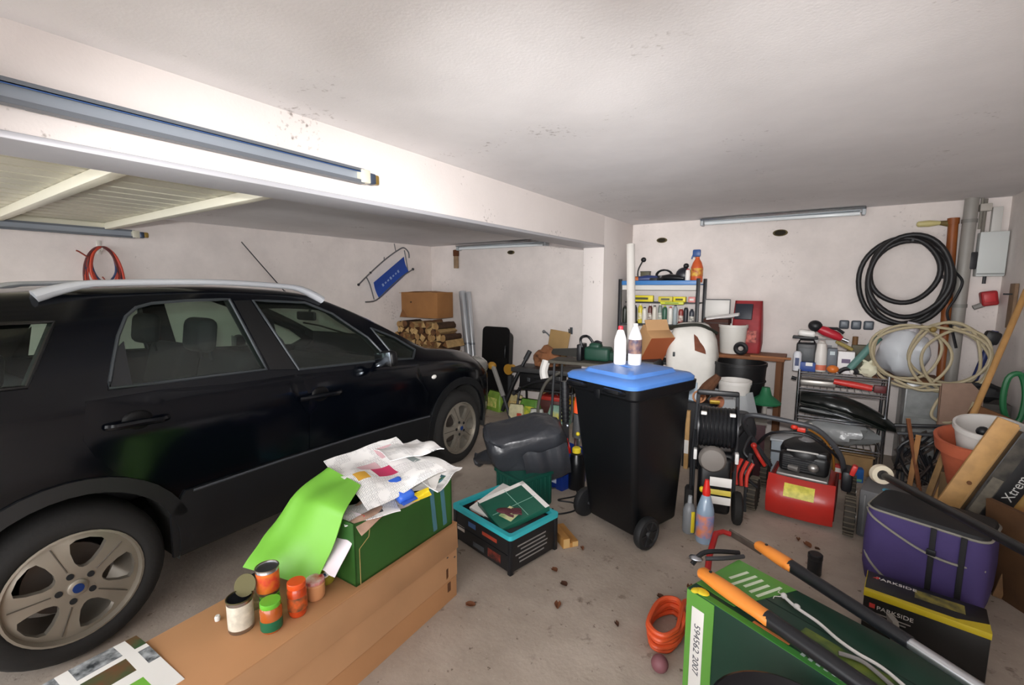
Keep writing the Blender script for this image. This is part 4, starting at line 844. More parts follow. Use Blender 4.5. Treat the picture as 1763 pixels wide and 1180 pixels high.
# orange hose on the floor at the left of the carton
for k in range(1):
    pts = []
    for q in range(120):
        a = q * 2 * pi / 24; pts.append((-.475 + (.085 + .012 * (q % 7) / 7) * cos(a) * .75 + .004 * sin(q), 1.985 + (.135 + .012 * (q // 24 % 2)) * sin(a), .014 + .018 * (q // 24)))
    pts += [(-.43, 2.12, .09), (-.41, 2.2, .05), (-.40, 2.3, .02)]
    one('orange_hose', 'coil of bright orange hose lying on the floor against the green carton', 'hose', B().tube(pts, .011, 8, smooth=2), M('#d8562c', .45))
one('dark_red_ball', 'dull pink ball on the floor below the orange hose', 'ball', B().ball((0, 0, .035), .035, 14), M('#7a4a50', .6), (-.44, 1.755, 0))
t = thing('film_can', 'small black cylinder standing on the floor behind the green carton', 'can', (.085, 2.88, 0)); part('body', B().lathe([(.032, 0), (.034, .004), (.034, .09), (.036, .092), (.036, .115), (.03, .12), (0, .12)], 18), BLK, t)
# tool case and purple bag
t = thing('tool_case', 'black tool box with a yellow edge stripe and red white logo before the purple bag', 'box', (.475, 2.535, 0), R(-8))
part('body', B().box((0, 0, .11), (.40, .19, .22), None, .005), M('#131313', .4), t)
part('yellow_band', B().box((0, -.0965, .208), (.402, .002, .026), None, .0005), M('#c9b322', .45), t); part('yellow_edge', B().box((0, -.085, .2208), (.402, .024, .002)), M('#c9b322', .45), t); part('yellow_band', B().box((-.2005, 0, .208), (.002, .19, .026)), M('#c9b322', .45), t); part('yellow_corner', B().plate([(.06, -.09), (.20, -.09), (.20, -.03), (.15, -.05)], .0015, (), Matrix.Translation((0, 0, .22))), M('#c9b322', .45), t)
part('top_picture', B().box((.05, .02, .2206), (.16, .07, .001)), M('#3c3a2c', .5, second='#8f8438', vs=22), t)
lettering('PARKSIDE', .030, WHT, t, (-.095, .045, .2212), (0, 0, 0), sx=1.1, name='brand_lettering'); lettering('PARKSIDE', .026, M('#c9c6c2', .5), t, (-.09, -.0962, .155), (R(90), 0, 0), sx=1.1, name='brand_lettering')
part('red_logo', B().plate([(0, 0), (.022, 0), (.022, .022)], .001, (), Matrix.Translation((-.178, .038, .2208))), M('#c03a34', .5), t); part('red_logo', B().box((-.168, -.0958, .158), (.02, .001, .02)), M('#c03a34', .5), t)
for k in range(2): part('printed_line', B().box((-.10, -.0958, .128 - k * .014), (.13 - .03 * k, .001, .005)), M('#8f8c88', .5), t)
t = thing('steel_bracket', 'grey metal bracket standing between the tool box and the lopper', 'bracket', (.37, 2.36, 0), R(20))
part('plate', B().box((0, 0, .10), (.022, .05, .20), (0, R(-12), 0), .002).box((.05, .02, .05), (.09, .06, .012), None, .002), M('#8d8a84', .45, .4), t)
t = thing('purple_bag', 'large purple fabric bag with grey piping and black straps on the floor', 'bag', (.555, 3.01, 0), R(-20))
PUR = M('#46386e', .8, var=.15, vs=6, bump=.15, bs=24); PIPE = M('#8a867c', .7)
rs = []
for z, w_, d_ in ((.005, .40, .30), (.03, .44, .33), (.12, .465, .35), (.24, .47, .35), (.37, .465, .33), (.425, .455, .31)):
    rs.append([V((x * (1 + .012 * noise.noise(V((x * 9, y * 9, z * 9)))), y + .012 * noise.noise(V((x * 8, z * 8, 2))), z)) for x, y in rrect(w_, d_, .06, 5)])
part('body', B().rings(rs), PUR, t)
part('dark_top', B().rings([[V((x, y, z)) for x, y in rrect(w_, d_, .05, 5)] for z, w_, d_ in ((.422, .457, .312), (.445, .44, .30), (.452, .36, .22))]), M('#17171a', .7), t)
part('piping', B().tube([V((x, y, .425)) for x, y in rrect(.462, .318, .06, 5)], .006, 6, True), PIPE, t)
part('piping', B().tube([(-.236, -.10, .40), (-.19, -.172, .385), (-.08, -.182, .335), (.02, -.183, .30), (.12, -.182, .29), (.225, -.14, .29)], .006, 6, smooth=5), PIPE, t)
part('piping', B().tube([(-.238, -.10, .22), (-.20, -.17, .16), (-.12, -.18, .09), (-.02, -.18, .05), (.08, -.175, .03)], .006, 6, smooth=5), PIPE, t)
for x in (.045, .15): part('strap', B().box((x, -.178, .225), (.022, .008, .41), None, .003), M('#1b1a1e', .8), t)
part('strap_buckle', B().box((.045, -.185, .31), (.035, .012, .03), None, .004), BLK, t)

# ---------------------------------------------------------------- left bay: raised garage door, tracks, wall things
gd_ = thing('garage_door', 'white slatted up-and-over garage door raised flat under the left bay ceiling', 'garage door', (0, 0, 0))
DW = M('#cfcbb8', .5, var=.08, vs=4); DW2 = M('#d8d4c2', .5)
ya, yb, xa, xb = -.86, 1.36, -4.88, -2.27
n = 30
for k in range(n):
    x = xa + (xb - xa) * (k + .5) / n
    part('slat', B().box((x, (ya + yb) / 2, 2.094 + .003 * (k % 2)), ((xb - xa) / n - .012, yb - ya - .04, .014), None, .003, 1), DW, gd_)
part('backing_sheet', B().box(((xa + xb) / 2, (ya + yb) / 2, 2.108), (xb - xa, yb - ya, .006)), M('#8b887b', .6), gd_)
for y in (yb - .03, .72, .02, ya + .03): part('cross_bar', B().box(((xa + xb) / 2, y, 2.062), (xb - xa, .055, .05), None, .004), DW2, gd_)
for x in (xa + .03, xb - .02): part('edge_bar', B().box((x, (ya + yb) / 2, 2.066), (.05, yb - ya, .042), None, .004), DW2, gd_)
TR = M('#9aa1aa', .4, .25); TRB = M('#3d5f96', .4, .4)
def track(label, x, y0, y1, z, sx):
    t = thing('door_track', label, 'track', (x, 0, z))
    part('channel', B().box((0, (y0 + y1) / 2, .0), (.006, y1 - y0, .062)), TR, t)
    for q in (1, -1): part('flange', B().box((sx * .014, (y0 + y1) / 2, q * .030), (.034, y1 - y0, .006)).box((sx * .030, (y0 + y1) / 2, q * .025), (.004, y1 - y0, .014)), M('#666b72', .45, .3), t)
    part('end_stop', B().box((sx * .016, y1 + .005, 0), (.046, .05, .06), None, .004), M('#c9c4b2', .4), t)
    part('bolt', B().box((sx * .02, y1 + .045, -.004), (.04, .036, .05), None, .008), M('#4b5568', .4, .6), t)
    part('brass_bracket', B().box((sx * .010, y1 + .078, .0), (.024, .036, .044), None, .006), BRASS, t)
    for k in range(3): part('wall_bracket', B().box((-sx * .022, y0 + .3 + k * (y1 - y0 - .4) / 2, 0), (.04, .04, .05), None, .003), GALV, t)
    return t
t = track('long steel garage door track with a brass end stop on the beam', -1.838, -.9, 1.46, 2.092, 1)
part('blue_strip', B().box((.031, .3, .018), (.002, 2.3, .006)), TRB, t)
track('thin dark steel garage door track on the left wall under the raised door', XL + .30, -.88, 1.50, 2.016, 1)
# tube lights
def tube_light(label, x0, x1, y, z):
    t = thing('ceiling_light', label, 'light', ((x0 + x1) / 2, y, z)); L_ = x1 - x0
    part('housing', B().box((0, .02, .012), (L_, .07, .05), None, .006), M('#c9ccd0', .4, .3), t)
    part('tube', B().cyl((-L_ / 2 + .04, -.02, -.018), (L_ / 2 - .04, -.025, -.026), .017, n=12), M('#dfe4e6', .15), t)
    part('reflector', B().sheet(8, 6, lambda u, v_: ((u - .5) * L_, .05 - v_ * .12, -.008 + .035 * (2 * v_ - 1) ** 2), .002), M('#c7ccd0', .25, .8), t)
    for sx in (-1, 1): part('end_cap', B().box((sx * (L_ / 2 - .012), .0, -.004), (.03, .10, .075), None, .008), M('#aeb4b8', .4), t)
    return t
tube_light('silver tube light under the ceiling along the top of the right back wall', -1.10, .305, 5.32, 2.262)
tube_light('pale tube light at the top of the left bay back wall', -4.52, -3.0, 5.32, 2.148)
# hanging cables
t = thing('cable_bundle', 'red and blue cables coiled over a hook on the left wall', 'cable', (XL + .05, 1.34, 1.86))
part('hook', B().tube([(-.05, 0, .02), (.0, 0, .02), (.03, 0, .03), (.03, 0, .06)], .006, 6, smooth=3).box((-.046, 0, .05), (.008, .03, .12), None, .002), M('#d0ccc4', .5), t)
for k in range(11):
    rr = .075 + .055 * rnd.random(); sq = 1.75 + .7 * rnd.random(); ph = rnd.random()
    pts = [(.005 + .02 * rnd.random() + .01 * k / 11, rr * cos(a) + .02 * (ph - .5), -rr * sq + .05 + rr * sq * sin(a)) for a in [2 * pi * q / 14 for q in range(14)]]
    part('cable_loop', B().tube(pts, .0085, 6, True, 4), [M('#b8402c', .5), M('#c4482f', .5), M('#2f3a5c', .5), M('#a33a2a', .5), M('#5a2a2a', .5)][k % 5], t)
part('cable_end', B().tube([(.03, -.10, -.04), (.04, -.15, .0), (.04, -.17, .01)], .006, 6, smooth=3), M('#8a3a2c', .5), t); part('cable_end', B().tube([(.03, -.02, -.2), (.05, .05, -.34), (.04, .03, -.40)], .006, 6, smooth=3), M('#8a3a2c', .5), t)
# sledge on the wall
t = thing('sledge', 'metal framed sledge with a blue fabric seat hanging on the left wall', 'sledge', (XL + .06, 4.40, 1.66), 0)
SF = M('#77797c', .35, .6)
def wp(py_, z): return (.0, py_ - 4.40, z - 1.66)
def run(off): return [(off, -.50, -.06), (off, -.30, .10), (off, -.02, .30), (off, .22, .44), (off, .32, .47), (off, .40, .41), (off, .41, .33)]
part('runner', B().tube(run(.06), .010, 8, smooth=4), SF, t)
part('runner', B().tube([(.06, -.40, -.29), (.06, -.22, -.27), (.06, .0, -.12), (.06, .25, .05), (.06, .42, .14), (.06, .47, .16)], .010, 8, smooth=4), SF, t)
part('cross_rail', B().tube([(.04, -.36, .05), (.04, -.30, -.06), (.04, -.24, -.26)], .008, 8, smooth=4), SF, t); part('cross_rail', B().tube([(.04, .34, .44), (.05, .37, .25), (.04, .40, .12)], .008, 8, smooth=4), SF, t)
part('foot', B().ball((.06, -.50, -.06), .018, 10), BLK, t); part('foot', B().ball((.06, .48, .17), .02, 10), DGREY, t); part('foot', B().ball((.06, -.30, .10), .016, 8), BLK, t)
part('rear_strut', B().tube([(.06, .16, .40), (.02, .17, .52)], .006, 6).tube([(.06, -.06, .27), (.03, -.03, .32)], .006, 6), SF, t)
P4 = [(-.25, -.03), (.31, .345), (.40, .13), (-.16, -.255)]
def seatf(u, v_):
    a = V(P4[0]).lerp(V(P4[1]), u); b_ = V(P4[3]).lerp(V(P4[2]), u); p = a.lerp(b_, v_); return (.055 - .02 * sin(v_ * pi), p.x, p.y)
st = part('fabric_seat', B().sheet(12, 8, seatf, .004), M('#1f479e', .6), t, 'blue fabric seat with white script')
for k in range(7):
    c = V(P4[0]).lerp(V(P4[1]), .22 + k * .085).lerp(V(P4[3]).lerp(V(P4[2]), .22 + k * .085), .52)
    part('script_letter', B().box((.046, c.x, c.y), (.002, .03, .022 + .016 * (k % 3 == 0)), (R(34 + 12 * (k % 2)), 0, 0), .0), M('#8fa4cc', .6), st)
# firewood with cardboard box
LOGA = [M('#b08a58', .8, var=.35, vs=14), M('#8a5f36', .85, var=.4, vs=14), M('#c2a06c', .8, var=.3, vs=18), M('#6f4a2c', .9, var=.4, vs=12)]
BARK = M('#4a3322', .95, var=.4, vs=20, bump=.5, bs=30)
meshes = []
for k in range(8):
    nn = [0, 3, 4, 3, 9, 4, 3, 8][k] or 9; b = B(); L_ = .36
    if nn >= 8: sec_ = [(.048 * (1 + .12 * sin(3 * a + k)) * cos(a), .048 * (1 + .12 * cos(2 * a + k)) * sin(a)) for a in [2 * pi * q / 10 for q in range(10)]]
    else: sec_ = [(.056 * (1 + .15 * sin(q * 2.1 + k)) * cos(2 * pi * q / nn + k), .056 * (1 + .15 * sin(q * 2.1 + k)) * sin(2 * pi * q / nn + k)) for q in range(nn)]
    vv = [[V((x, y_, z)) for x, z in sec_] for y_ in (-L_ / 2, L_ / 2)]
    b.m(1).rings(vv, cap=False); b.m(0)
    for r_ in vv: b.bm.faces.new([b.bm.verts.new(p) for p in r_]).material_index = 0
    meshes.append(b.mesh('log', [LOGA[k % 4], BARK if nn >= 8 else LOGA[(k + 1) % 4]]))
i = 0
for row in range(13):
    for col in range(11):
        z = .05 + row * .082; x = XL + .07 + col * .086 + (row % 2) * .03 + rnd.uniform(-.008, .008)
        if row > 10 and col > 9: continue
        o = part('firewood_log', meshes[rnd.randrange(8)], None, None, 'split firewood log in the stack in the corner of the left bay', (x, 4.78 + rnd.uniform(-.035, .035), z), (rnd.uniform(-.06, .06), rnd.uniform(0, 6.28), rnd.uniform(-.07, .07)))
        o['category'] = 'firewood'; o['group'] = 'split firewood logs stacked in the corner'
t = thing('cardboard_box', 'brown cardboard box standing on the firewood stack', 'box', (-4.70, 4.80, 1.135), R(2))
part('body', B().box((.02, 0, .18), (.68, .34, .36), None, .004), M('#9a6a3c', .85, var=.15, vs=5), t)
for sx in (-1, 1): part('side_flap', B().box((sx * .2, 0, .362), (.33, .34, .004), (0, R(sx * 4), 0)), M('#a87748', .85), t)
part('hand_hole', B().box((-.13, -.171, .22), (.03, .003, .022)), M('#3d2613', .9), t); part('tear', B().plate([(-.36, 0), (-.20, 0), (-.30, .12)], .002, (), Matrix(((1, 0, 0, 0), (0, 0, 1, -.173), (0, 1, 0, 0), (0, 0, 0, 1)))), M('#7c512c', .9), t)
for k, (x0, y0, x1, y1, z1, r, lb) in enumerate(((-4.12, 5.12, -4.47, 5.34, 1.50, .055, 'thick bright silver metal pipe leaning in the left bay corner'), (-4.05, 5.12, -4.36, 5.35, 1.49, .038, 'thinner grey metal pipe leaning beside the thick silver pipe'))):
    t = thing('metal_pipe', lb, 'pipe', (0, 0, 0)); d = (V((x1, y1, z1)) - V((x0, y0, .0))).normalized()
    part('tube', B().cyl((x0, y0, .02), (x1, y1, z1), r, n=18, cap=False).cyl((x0, y0, .02), (x1, y1, z1), r * .94, n=18, cap=False), M('#c9ccd0', .3, .55), t)
    part('seam_ring', B().cyl(V((x0, y0, .02)) + d * .72, V((x0, y0, .02)) + d * .75, r * 1.06, n=18), GALV, t)
t = thing('pipe_stub', 'rusty brown pipe stub on the back wall above the silver pipes', 'pipe', (-4.60, 5.36, 1.85)); part('pipe', B().cyl((0, 0, 0), (0, 0, .27), .038, n=14), M('#9a7f62', .8, var=.3, vs=12), t); part('rust_collar', B().lathe([(.04, .18), (.046, .19), (.046, .27), (.03, .275), (0, .275)], 14), M('#5a3216', .9), t)

# tall black tub, board, paper sack, black work bench in front of the left bay back wall
t = thing('plastic_tub', 'tall black plastic tub standing on end against the left bay back wall', 'tub', (-3.70, 5.10, 0), 0, rot=(R(-4), 0, 0))
TB = M('#08080a', .55, spec=.3)
b = B(); b.rings([[V((x, y_, z)) for x, z in rrect(w_, h_, .07, 5, 0, .52)] for y_, w_, h_ in ((.16, .34, .84), (.02, .40, .94), (-.02, .46, 1.0), (-.035, .46, 1.0), (-.035, .42, .96), (.0, .38, .90), (.12, .32, .82))]); part('shell', b, TB, t); part('front_panel', B().plate(rrect(.44, .98, .07, 5, 0, .52), .006, (), Matrix(((1, 0, 0, 0), (0, 0, 1, -.034), (0, 1, 0, 0), (0, 0, 0, 1)))), TB, t)
part('handle', B().tube([(.17, -.03, .60), (.185, -.06, .62), (.185, -.06, .74), (.17, -.03, .76)], .009, 6, smooth=3), M('#2a2b2e', .3), t)
t = thing('tan_board', 'tan fibre board leaning on the left bay back wall', 'board', (-2.90, 5.20, 0), 0, rot=(R(-8), R(6), 0)); part('panel', B().box((0, 0, .51), (.29, .015, 1.0), None, .002), M('#b08f5e', .8, var=.1, vs=8), t); part('raw_edge', B().box((-.146, 0, .51), (.003, .016, 1.0)), M('#8a6c42', .9), t)
one('paper_sack', 'crumpled brown paper sack lying on the black work bench', 'sack', B().ball((0, 0, 0), (.17, .12, .13), 20, None, .45, 5.5), M('#9a6542', .85, var=.25, vs=10, bump=.3, bs=20), (-2.72, 4.86, .70), ang=15)
wb = thing('work_bench', 'low black folding work bench before the left bay back wall', 'bench', (-2.66, 4.78, 0), R(8))
part('top_plate', B().box((0, 0, .585), (.80, .36, .03), None, .004), M('#19191b', .5), wb); part('front_jaw', B().box((0, -.19, .58), (.82, .03, .05), None, .004), M('#3a3a3b', .5), wb)
for sx in (-1, 1):
    for sy in (-1, 1): part('leg', B().tube([(sx * .32, sy * .05, .57), (sx * .36, sy * .17, .01)], .016, 8), BLK, wb)
part('lower_tray', B().box((0, 0, .335), (.70, .26, .02), None, .003), M('#161618', .5), wb); part('brace', B().tube([(-.34, -.14, .2), (.34, -.14, .2)], .012, 8), BLK, wb)
t = thing('black_lever', 'black tool lever leaning against the left end of the work bench', 'tool', (0, 0, 0)); part('shaft', B().tube([(-3.22, 4.60, .02), (-3.07, 4.64, .40), (-2.93, 4.72, .72)], [.03, .026, .02], 8), BLK, t); part('grip', B().cyl((-2.95, 4.71, .68), (-2.90, 4.735, .79), .028), DGREY, t)
t = thing('wall_hook', 'wavy grey metal rod hanging on the wall left of the tan board', 'hook', (-3.05, 5.36, .55)); part('rod', B().tube([(0, 0, .0), (.05, -.01, .08), (.02, -.02, .16), (.09, -.02, .24), (.10, -.02, .34), (.05, -.02, .40), (.0, -.02, .42)], .011, 6, smooth=4), M('#8f9498', .35, .8), t); part('knob', B().ball((.0, -.02, .42), .024, 10), STEEL, t)
t = thing('coat_hook', 'small grey metal hook on the wall right of the tan board', 'hook', (-2.66, 5.37, 1.0)); part('plate', B().box((0, .01, 0), (.04, .012, .09), None, .004), M('#5c6064', .4, .7), t); part('prong', B().tube([(0, 0, -.02), (0, -.05, -.02), (0, -.06, .03)], .009, 6, smooth=3), M('#5c6064', .4, .7), t)
# chain saw on a stand by the pillar
t = thing('saw_stand', 'grey folding stand under the green chain saw', 'stand', (-2.0, 4.28, 0), R(6))
part('top', B().box((0, 0, .80), (.62, .28, .03), None, .004), M('#57534a', .7), t)
for sx in (-1, 1):
    for sy in (-1, 1): part('leg', B().tube([(sx * .25, sy * .11, .79), (sx * .28, sy * .13, .0)], .014, 8), DGREY, t)
cs = thing('chain_saw', 'green chain saw with a black bar and handle behind the blue bin lid', 'chain saw', (-1.93, 4.28, .818), R(4))
part('bar', B().plate([(-.40, .06), (-.38, .10), (-.06, .13), (-.06, .03), (-.38, .04)], .03, (), Matrix(((1, 0, 0, 0), (0, 0, 1, -.015), (0, 1, 0, .0), (0, 0, 0, 1)))), M('#26241f', .5), cs)
part('motor', B().box((.12, 0, .085), (.26, .17, .14), None, .03, 3).box((.09, 0, .15), (.12, .12, .09), None, .03, 3), M('#1b4435', .5), cs); part('rear_grip', B().box((.30, 0, .07), (.14, .10, .10), None, .025, 3), M('#16382c', .5), cs)
part('front_guard', B().box((-.06, 0, .09), (.05, .18, .17), None, .012), BLK, cs); part('front_handle', B().tube([(-.03, -.07, .15), (-.05, -.07, .22), (-.05, .0, .25), (-.01, .06, .24), (.05, .07, .16)], .014, 8, smooth=4), BLK, cs)
part('rear_handle', B().tube([(.06, 0, .18), (.10, 0, .205), (.15, 0, .19)], .014, 8, smooth=4), BLK, cs)
cable('white_paper', 'small white bag hanging at the left edge of the saw stand', [(-2.33, 4.14, .80), (-2.34, 4.10, .70), (-2.32, 4.09, .62)], .045, WHT, 'bag')
t = thing('bent_bar', 'bent grey metal bar leaning against the work bench', 'bar', (0, 0, 0)); part('bar', B().tube([(-2.35, 4.50, .62), (-2.48, 4.45, .52), (-2.55, 4.42, .38), (-2.58, 4.40, .20), (-2.58, 4.40, .0)], .018, 8, smooth=4), M('#7c7a72', .45, .6), t)
# seed and fertiliser bags on the floor
bags = ((-3.36, 4.66, .30, .24, '#7ea23c', '#d8d27c', 'green and yellow fertiliser bag on the floor before the car front'), (-3.08, 4.72, .22, .22, '#d6c58e', '#b98a3a', 'cream coloured seed bag on the floor beside the green bag'), (-2.78, 4.55, .28, .24, '#5f8f35', '#d6c83a', 'green bag with yellow print under the work bench'), (-2.42, 4.62, .28, .20, '#8fb3a0', '#d8c640', 'pale green bag with a yellow top below the bent bar'), (-2.62, 4.44, .18, .17, '#c8c8c0', '#7d8a54', 'small white and green packet before the work bench'))
for k, (x, y, w_, h_, c1, c2, lb) in enumerate(bags):
    t = thing('garden_bag', lb, 'bag', (x, y, 0), R(-14 + 9 * k)); b = B()
    rs = [[V((x_, y_, z * h_)) for x_, y_ in rrect(w_ * (1 - .15 * z + .06 * sin(5 * z)), .15 * (1 - .75 * z ** 3), .03, 3)] for z in (0.0, .12, .3, .5, .7, .85, .97, 1.0)]
    part('bag', b.rings(rs), M(c1, .45, var=.3, vs=14), t); part('printed_panel', B().box((0, -.074, h_ * .45), (w_ * .6, .006, h_ * .5), (R(-8), 0, 0), .002), M(c2, .45, second=c1, vs=20), t)
t = thing('yellow_reel', 'yellow plastic reel beside the tall black tub', 'reel', (-3.36, 5.0, .36)); part('drum', B().cyl((0, -.05, .12), (0, .05, .12), .055, n=18), M('#c8962a', .5), t); part('side_disc', B().cyl((0, -.065, .12), (0, -.05, .12), .072, n=20), M('#b5852a', .5), t); part('stand', B().box((0, 0, -.16), (.05, .08, .38), None, .004), DGREY, t)
t = thing('mallet', 'grey handled tool leaning at an angle beside the car front', 'tool', (0, 0, 0)); part('handle', B().tube([(-3.08, 4.42, .26), (-3.30, 4.50, .62)], .03, 8), M('#8c8a86', .5), t); part('head', B().ball((-3.31, 4.505, .60), (.06, .05, .05), 12), M('#b5862c', .5), t); part('shaft', B().cyl((-3.08, 4.42, .26), (-2.95, 4.39, .0), .02), DGREY, t)
t = thing('toolbox', 'small red and dark toolbox under the work bench', 'box', (-2.56, 4.72, 0), R(5)); part('body', B().box((0, 0, .12), (.26, .2, .24), None, .012), M('#54302c', .5), t); part('lid', B().box((0, 0, .26), (.27, .21, .05), None, .012), M('#a83028', .45), t); part('handle', B().tube([(-.06, 0, .28), (-.05, 0, .30), (.05, 0, .30), (.06, 0, .28)], .007, 6), BLK, t)
t = thing('yellow_box', 'yellow flat box on the floor behind the black shears grip', 'box', (-2.30, 4.86, 0), R(4)); part('body', B().box((0, 0, .12), (.30, .2, .24), None, .006), M('#d0a02a', .5), t); part('print', B().box((0, -.101, .13), (.22, .002, .10)), M('#c9b87a', .5), t)
t = thing('tool_case', 'black hard tool case on the lower tray of the black work bench', 'case', (-2.72, 4.75, .346), R(8)); part('body', B().box((0, 0, .095), (.54, .22, .19), None, .02, 3), M('#141416', .45), t); part('latch', B().box((-.14, -.113, .11), (.04, .01, .05), None, .004), DGREY, t); part('latch', B().box((.14, -.113, .11), (.04, .01, .05), None, .004), DGREY, t); part('handle', B().tube([(-.07, -.11, .13), (-.06, -.14, .14), (.06, -.14, .14), (.07, -.11, .13)], .010, 6), BLK, t)
t = thing('drain_rod', 'thin black tube bent around the right legs of the black work bench', 'tube', (0, 0, 0)); part('tube', B().tube([(-2.98, 4.50, .30), (-2.70, 4.46, .46), (-2.46, 4.52, .50), (-2.34, 4.62, .40), (-2.36, 4.70, .012)], .016, 8, smooth=5), BLK, t); part('coupling', B().cyl((-2.99, 4.50, .285), (-2.95, 4.495, .325), .024, n=12), DGREY, t)
t = thing('garden_bag', 'white packet with a red corner at the foot of the black work bench', 'bag', (-2.90, 4.44, 0), R(12)); part('bag', B().rings([[V((x_, y_, z)) for x_, y_ in rrect(w_, d_, .02, 3)] for z, w_, d_ in ((0, .17, .09), (.06, .19, .10), (.14, .18, .07), (.185, .17, .015))]), M('#d9d2a8', .45, var=.2, vs=18), t); part('red_corner', B().box((.05, -.05, .06), (.06, .006, .06), (R(-6), 0, 0), .002), M('#b8402c', .45), t)

# ---------------------------------------------------------------- bottle shelf against the back wall beside the pillar
sh = thing('bottle_shelf', 'black metal shelf with a blue top tray full of bottles beside the pillar', 'shelf', (-1.445, 5.15, 0))
for sx in (-1, 1):
    for sy in (-1, 1): part('upright', B().box((sx * .415, sy * .17, .83), (.035, .03, 1.66), None, .004), BLK, sh)
part('top_tray', B().box((0, 0, 1.60), (.80, .34, .012)).box((0, -.165, 1.618), (.83, .012, .045), None, .003), M('#3c79b8', .4), sh, 'blue top tray')
part('white_panel', B().box((0, -.16, 1.565), (.79, .01, .05)), M('#cfcdc8', .6), sh)
for z in (1.16, .75, .30): part('shelf_board', B().box((0, 0, z), (.80, .34, .02), None, .003), DGREY, sh)
part('mid_shelf', B().box((0, .06, 1.40), (.80, .2, .012), None, .002), DGREY, sh)
def bx(name, label, cat, c, d, mat, rz=0, bev=.004, extra=None, rot=None, group=None):
    t = thing(name, label, cat, c, rz, group, rot); part('body', B().box((0, 0, d[2] / 2), d, None, min(bev, min(d) * .3)), mat, t)
    for e in (extra or []): part(e[0], B().box(e[1], e[2], e[4] if len(e) > 4 else None, .0), e[3], t)
    return t
for k, (x, h, c1, c2, r, lb) in enumerate(((-.37, .19, '#2b2f28', '#121212', .028, 'dark green bottle at the left end of the bottle shelf'), (-.31, .16, '#6d6a60', '#c8c4b8', .024, 'grey tin with a pale lid on the bottle shelf'), (-.255, .20, '#23262c', '#202020', .026, 'black aerosol can on the bottle shelf'), (-.20, .21, '#d8c83e', '#e8e0b0', .026, 'yellow aerosol can on the bottle shelf'), (-.145, .18, '#d8d5cc', '#2c3c4a', .027, 'white bottle with a dark cap on the bottle shelf'), (-.09, .21, '#5a2d28', '#d8d4d0', .024, 'dark red bottle with a white cap on the bottle shelf'), (-.035, .20, '#cfc9bd', '#3c3a36', .025, 'cream bottle with a dark lid on the bottle shelf'), (.02, .22, '#77837a', '#e0ddd2', .023, 'grey green bottle with a white cap on the bottle shelf'), (.075, .20, '#2f5a46', '#a8b83c', .026, 'green bottle with a lime cap on the bottle shelf'), (.13, .19, '#dedbd4', '#b83a32', .025, 'white bottle with a red cap on the bottle shelf'), (.185, .21, '#9aa4a8', '#48484c', .024, 'silver aerosol can on the bottle shelf'), (.24, .18, '#8a3a34', '#d8d2c8', .026, 'brick red bottle on the bottle shelf'), (.295, .20, '#26282e', '#c8c0b4', .024, 'black bottle with a cream cap on the bottle shelf'), (.35, .17, '#3a3d46', '#2a2a2a', .026, 'dark grey tin at the right end of the bottle shelf'))):
    make_bottle('bottle', lb, 'bottle', (-1.445 + x, 5.03 + .02 * (k % 2), 1.171), r, h, M(c1, .4), M(c2, .5), M('#e4e0d4', .5, second=c1, vs=40) if k % 2 else None, neck=.45, sh=.12, group='bottles on the black shelf')
for k, (x, z, c, d, m_, lb) in enumerate(((-.22, 1.407, 0, (.27, .05, .07), M('#dccb20', .45), 'long bright yellow level on the middle shelf board'), (.05, 1.407, 0, (.15, .06, .06), M('#cdbd3a', .5), 'small yellow carton in the middle of the middle shelf board'), (.20, 1.407, 0, (.13, .05, .06), M('#e6d52a', .45), 'yellow packet at the right of the middle shelf board'), (.33, 1.407, 0, (.07, .06, .06), M('#d88a86', .5), 'pink box at the right end of the middle shelf board'), (-.35, 1.407, 0, (.07, .06, .04), M('#7c8a34', .5), 'olive packet at the left end of the middle shelf board'))):
    bx('packet', lb, 'packet', (-1.445 + x, 5.14, z), d, m_, rnd.uniform(-.1, .1), extra=[('print_band', (0, -d[1] / 2 - .0005, d[2] * .5), (d[0] * .6, .001, d[2] * .35), M('#4a4a2a', .5) if k != 3 else WHT)])
bx('box', 'flat yellow green carton lying on the bottles in front of the middle shelf board', 'box', (-1.30, 5.05, 1.385), (.24, .06, .03), M('#c6cc3a', .5), .05, extra=[('print_band', (0, -.0305, .015), (.14, .001, .012), M('#6a8a2c', .5))])
# on the tray
t = thing('angle_grinder', 'blue and black power tool lying on the blue top tray', 'power tool', (-1.58, 5.13, 1.612), .3); part('body', B().tube([(-.12, 0, .045), (-.02, 0, .05), (.10, .0, .045)], [.03, .042, .036], 12), M('#28386e', .45), t); part('head', B().cyl((.12, 0, .0), (.12, 0, .085), .045, n=14), BLK, t); part('grip', B().tube([(-.12, 0, .045), (-.19, 0, .05)], .028, 10), M('#c86a30', .5), t)
t = thing('cordless_drill', 'dark cordless drill lying on the middle of the blue top tray', 'power tool', (-1.36, 5.14, 1.612), -.2); part('body', B().tube([(-.10, 0, .05), (0, 0, .06), (.12, 0, .055), (.16, 0, .05)], [.035, .042, .034, .018], 12), BLKP, t); part('grip', B().tube([(-.06, 0, .05), (-.10, -.06, .03), (-.12, -.11, .025)], .024, 10), BLK, t); part('battery', B().box((-.12, -.125, .03), (.09, .05, .06), None, .012), M('#2a2b30', .5), t)
t = thing('router_tool', 'dark rounded power tool with a knob on the right of the blue top tray', 'power tool', (-1.22, 5.16, 1.612), .1); part('body', B().ball((0, 0, .085), (.085, .07, .085), 14), M('#20232c', .4), t); part('knob', B().ball((.02, 0, .185), (.03, .03, .028), 10).cyl((.0, 0, .15), (.02, 0, .18), .015), BLK, t); part('base', B().cyl((0, 0, 0), (0, 0, .02), .075, n=18), DGREY, t)
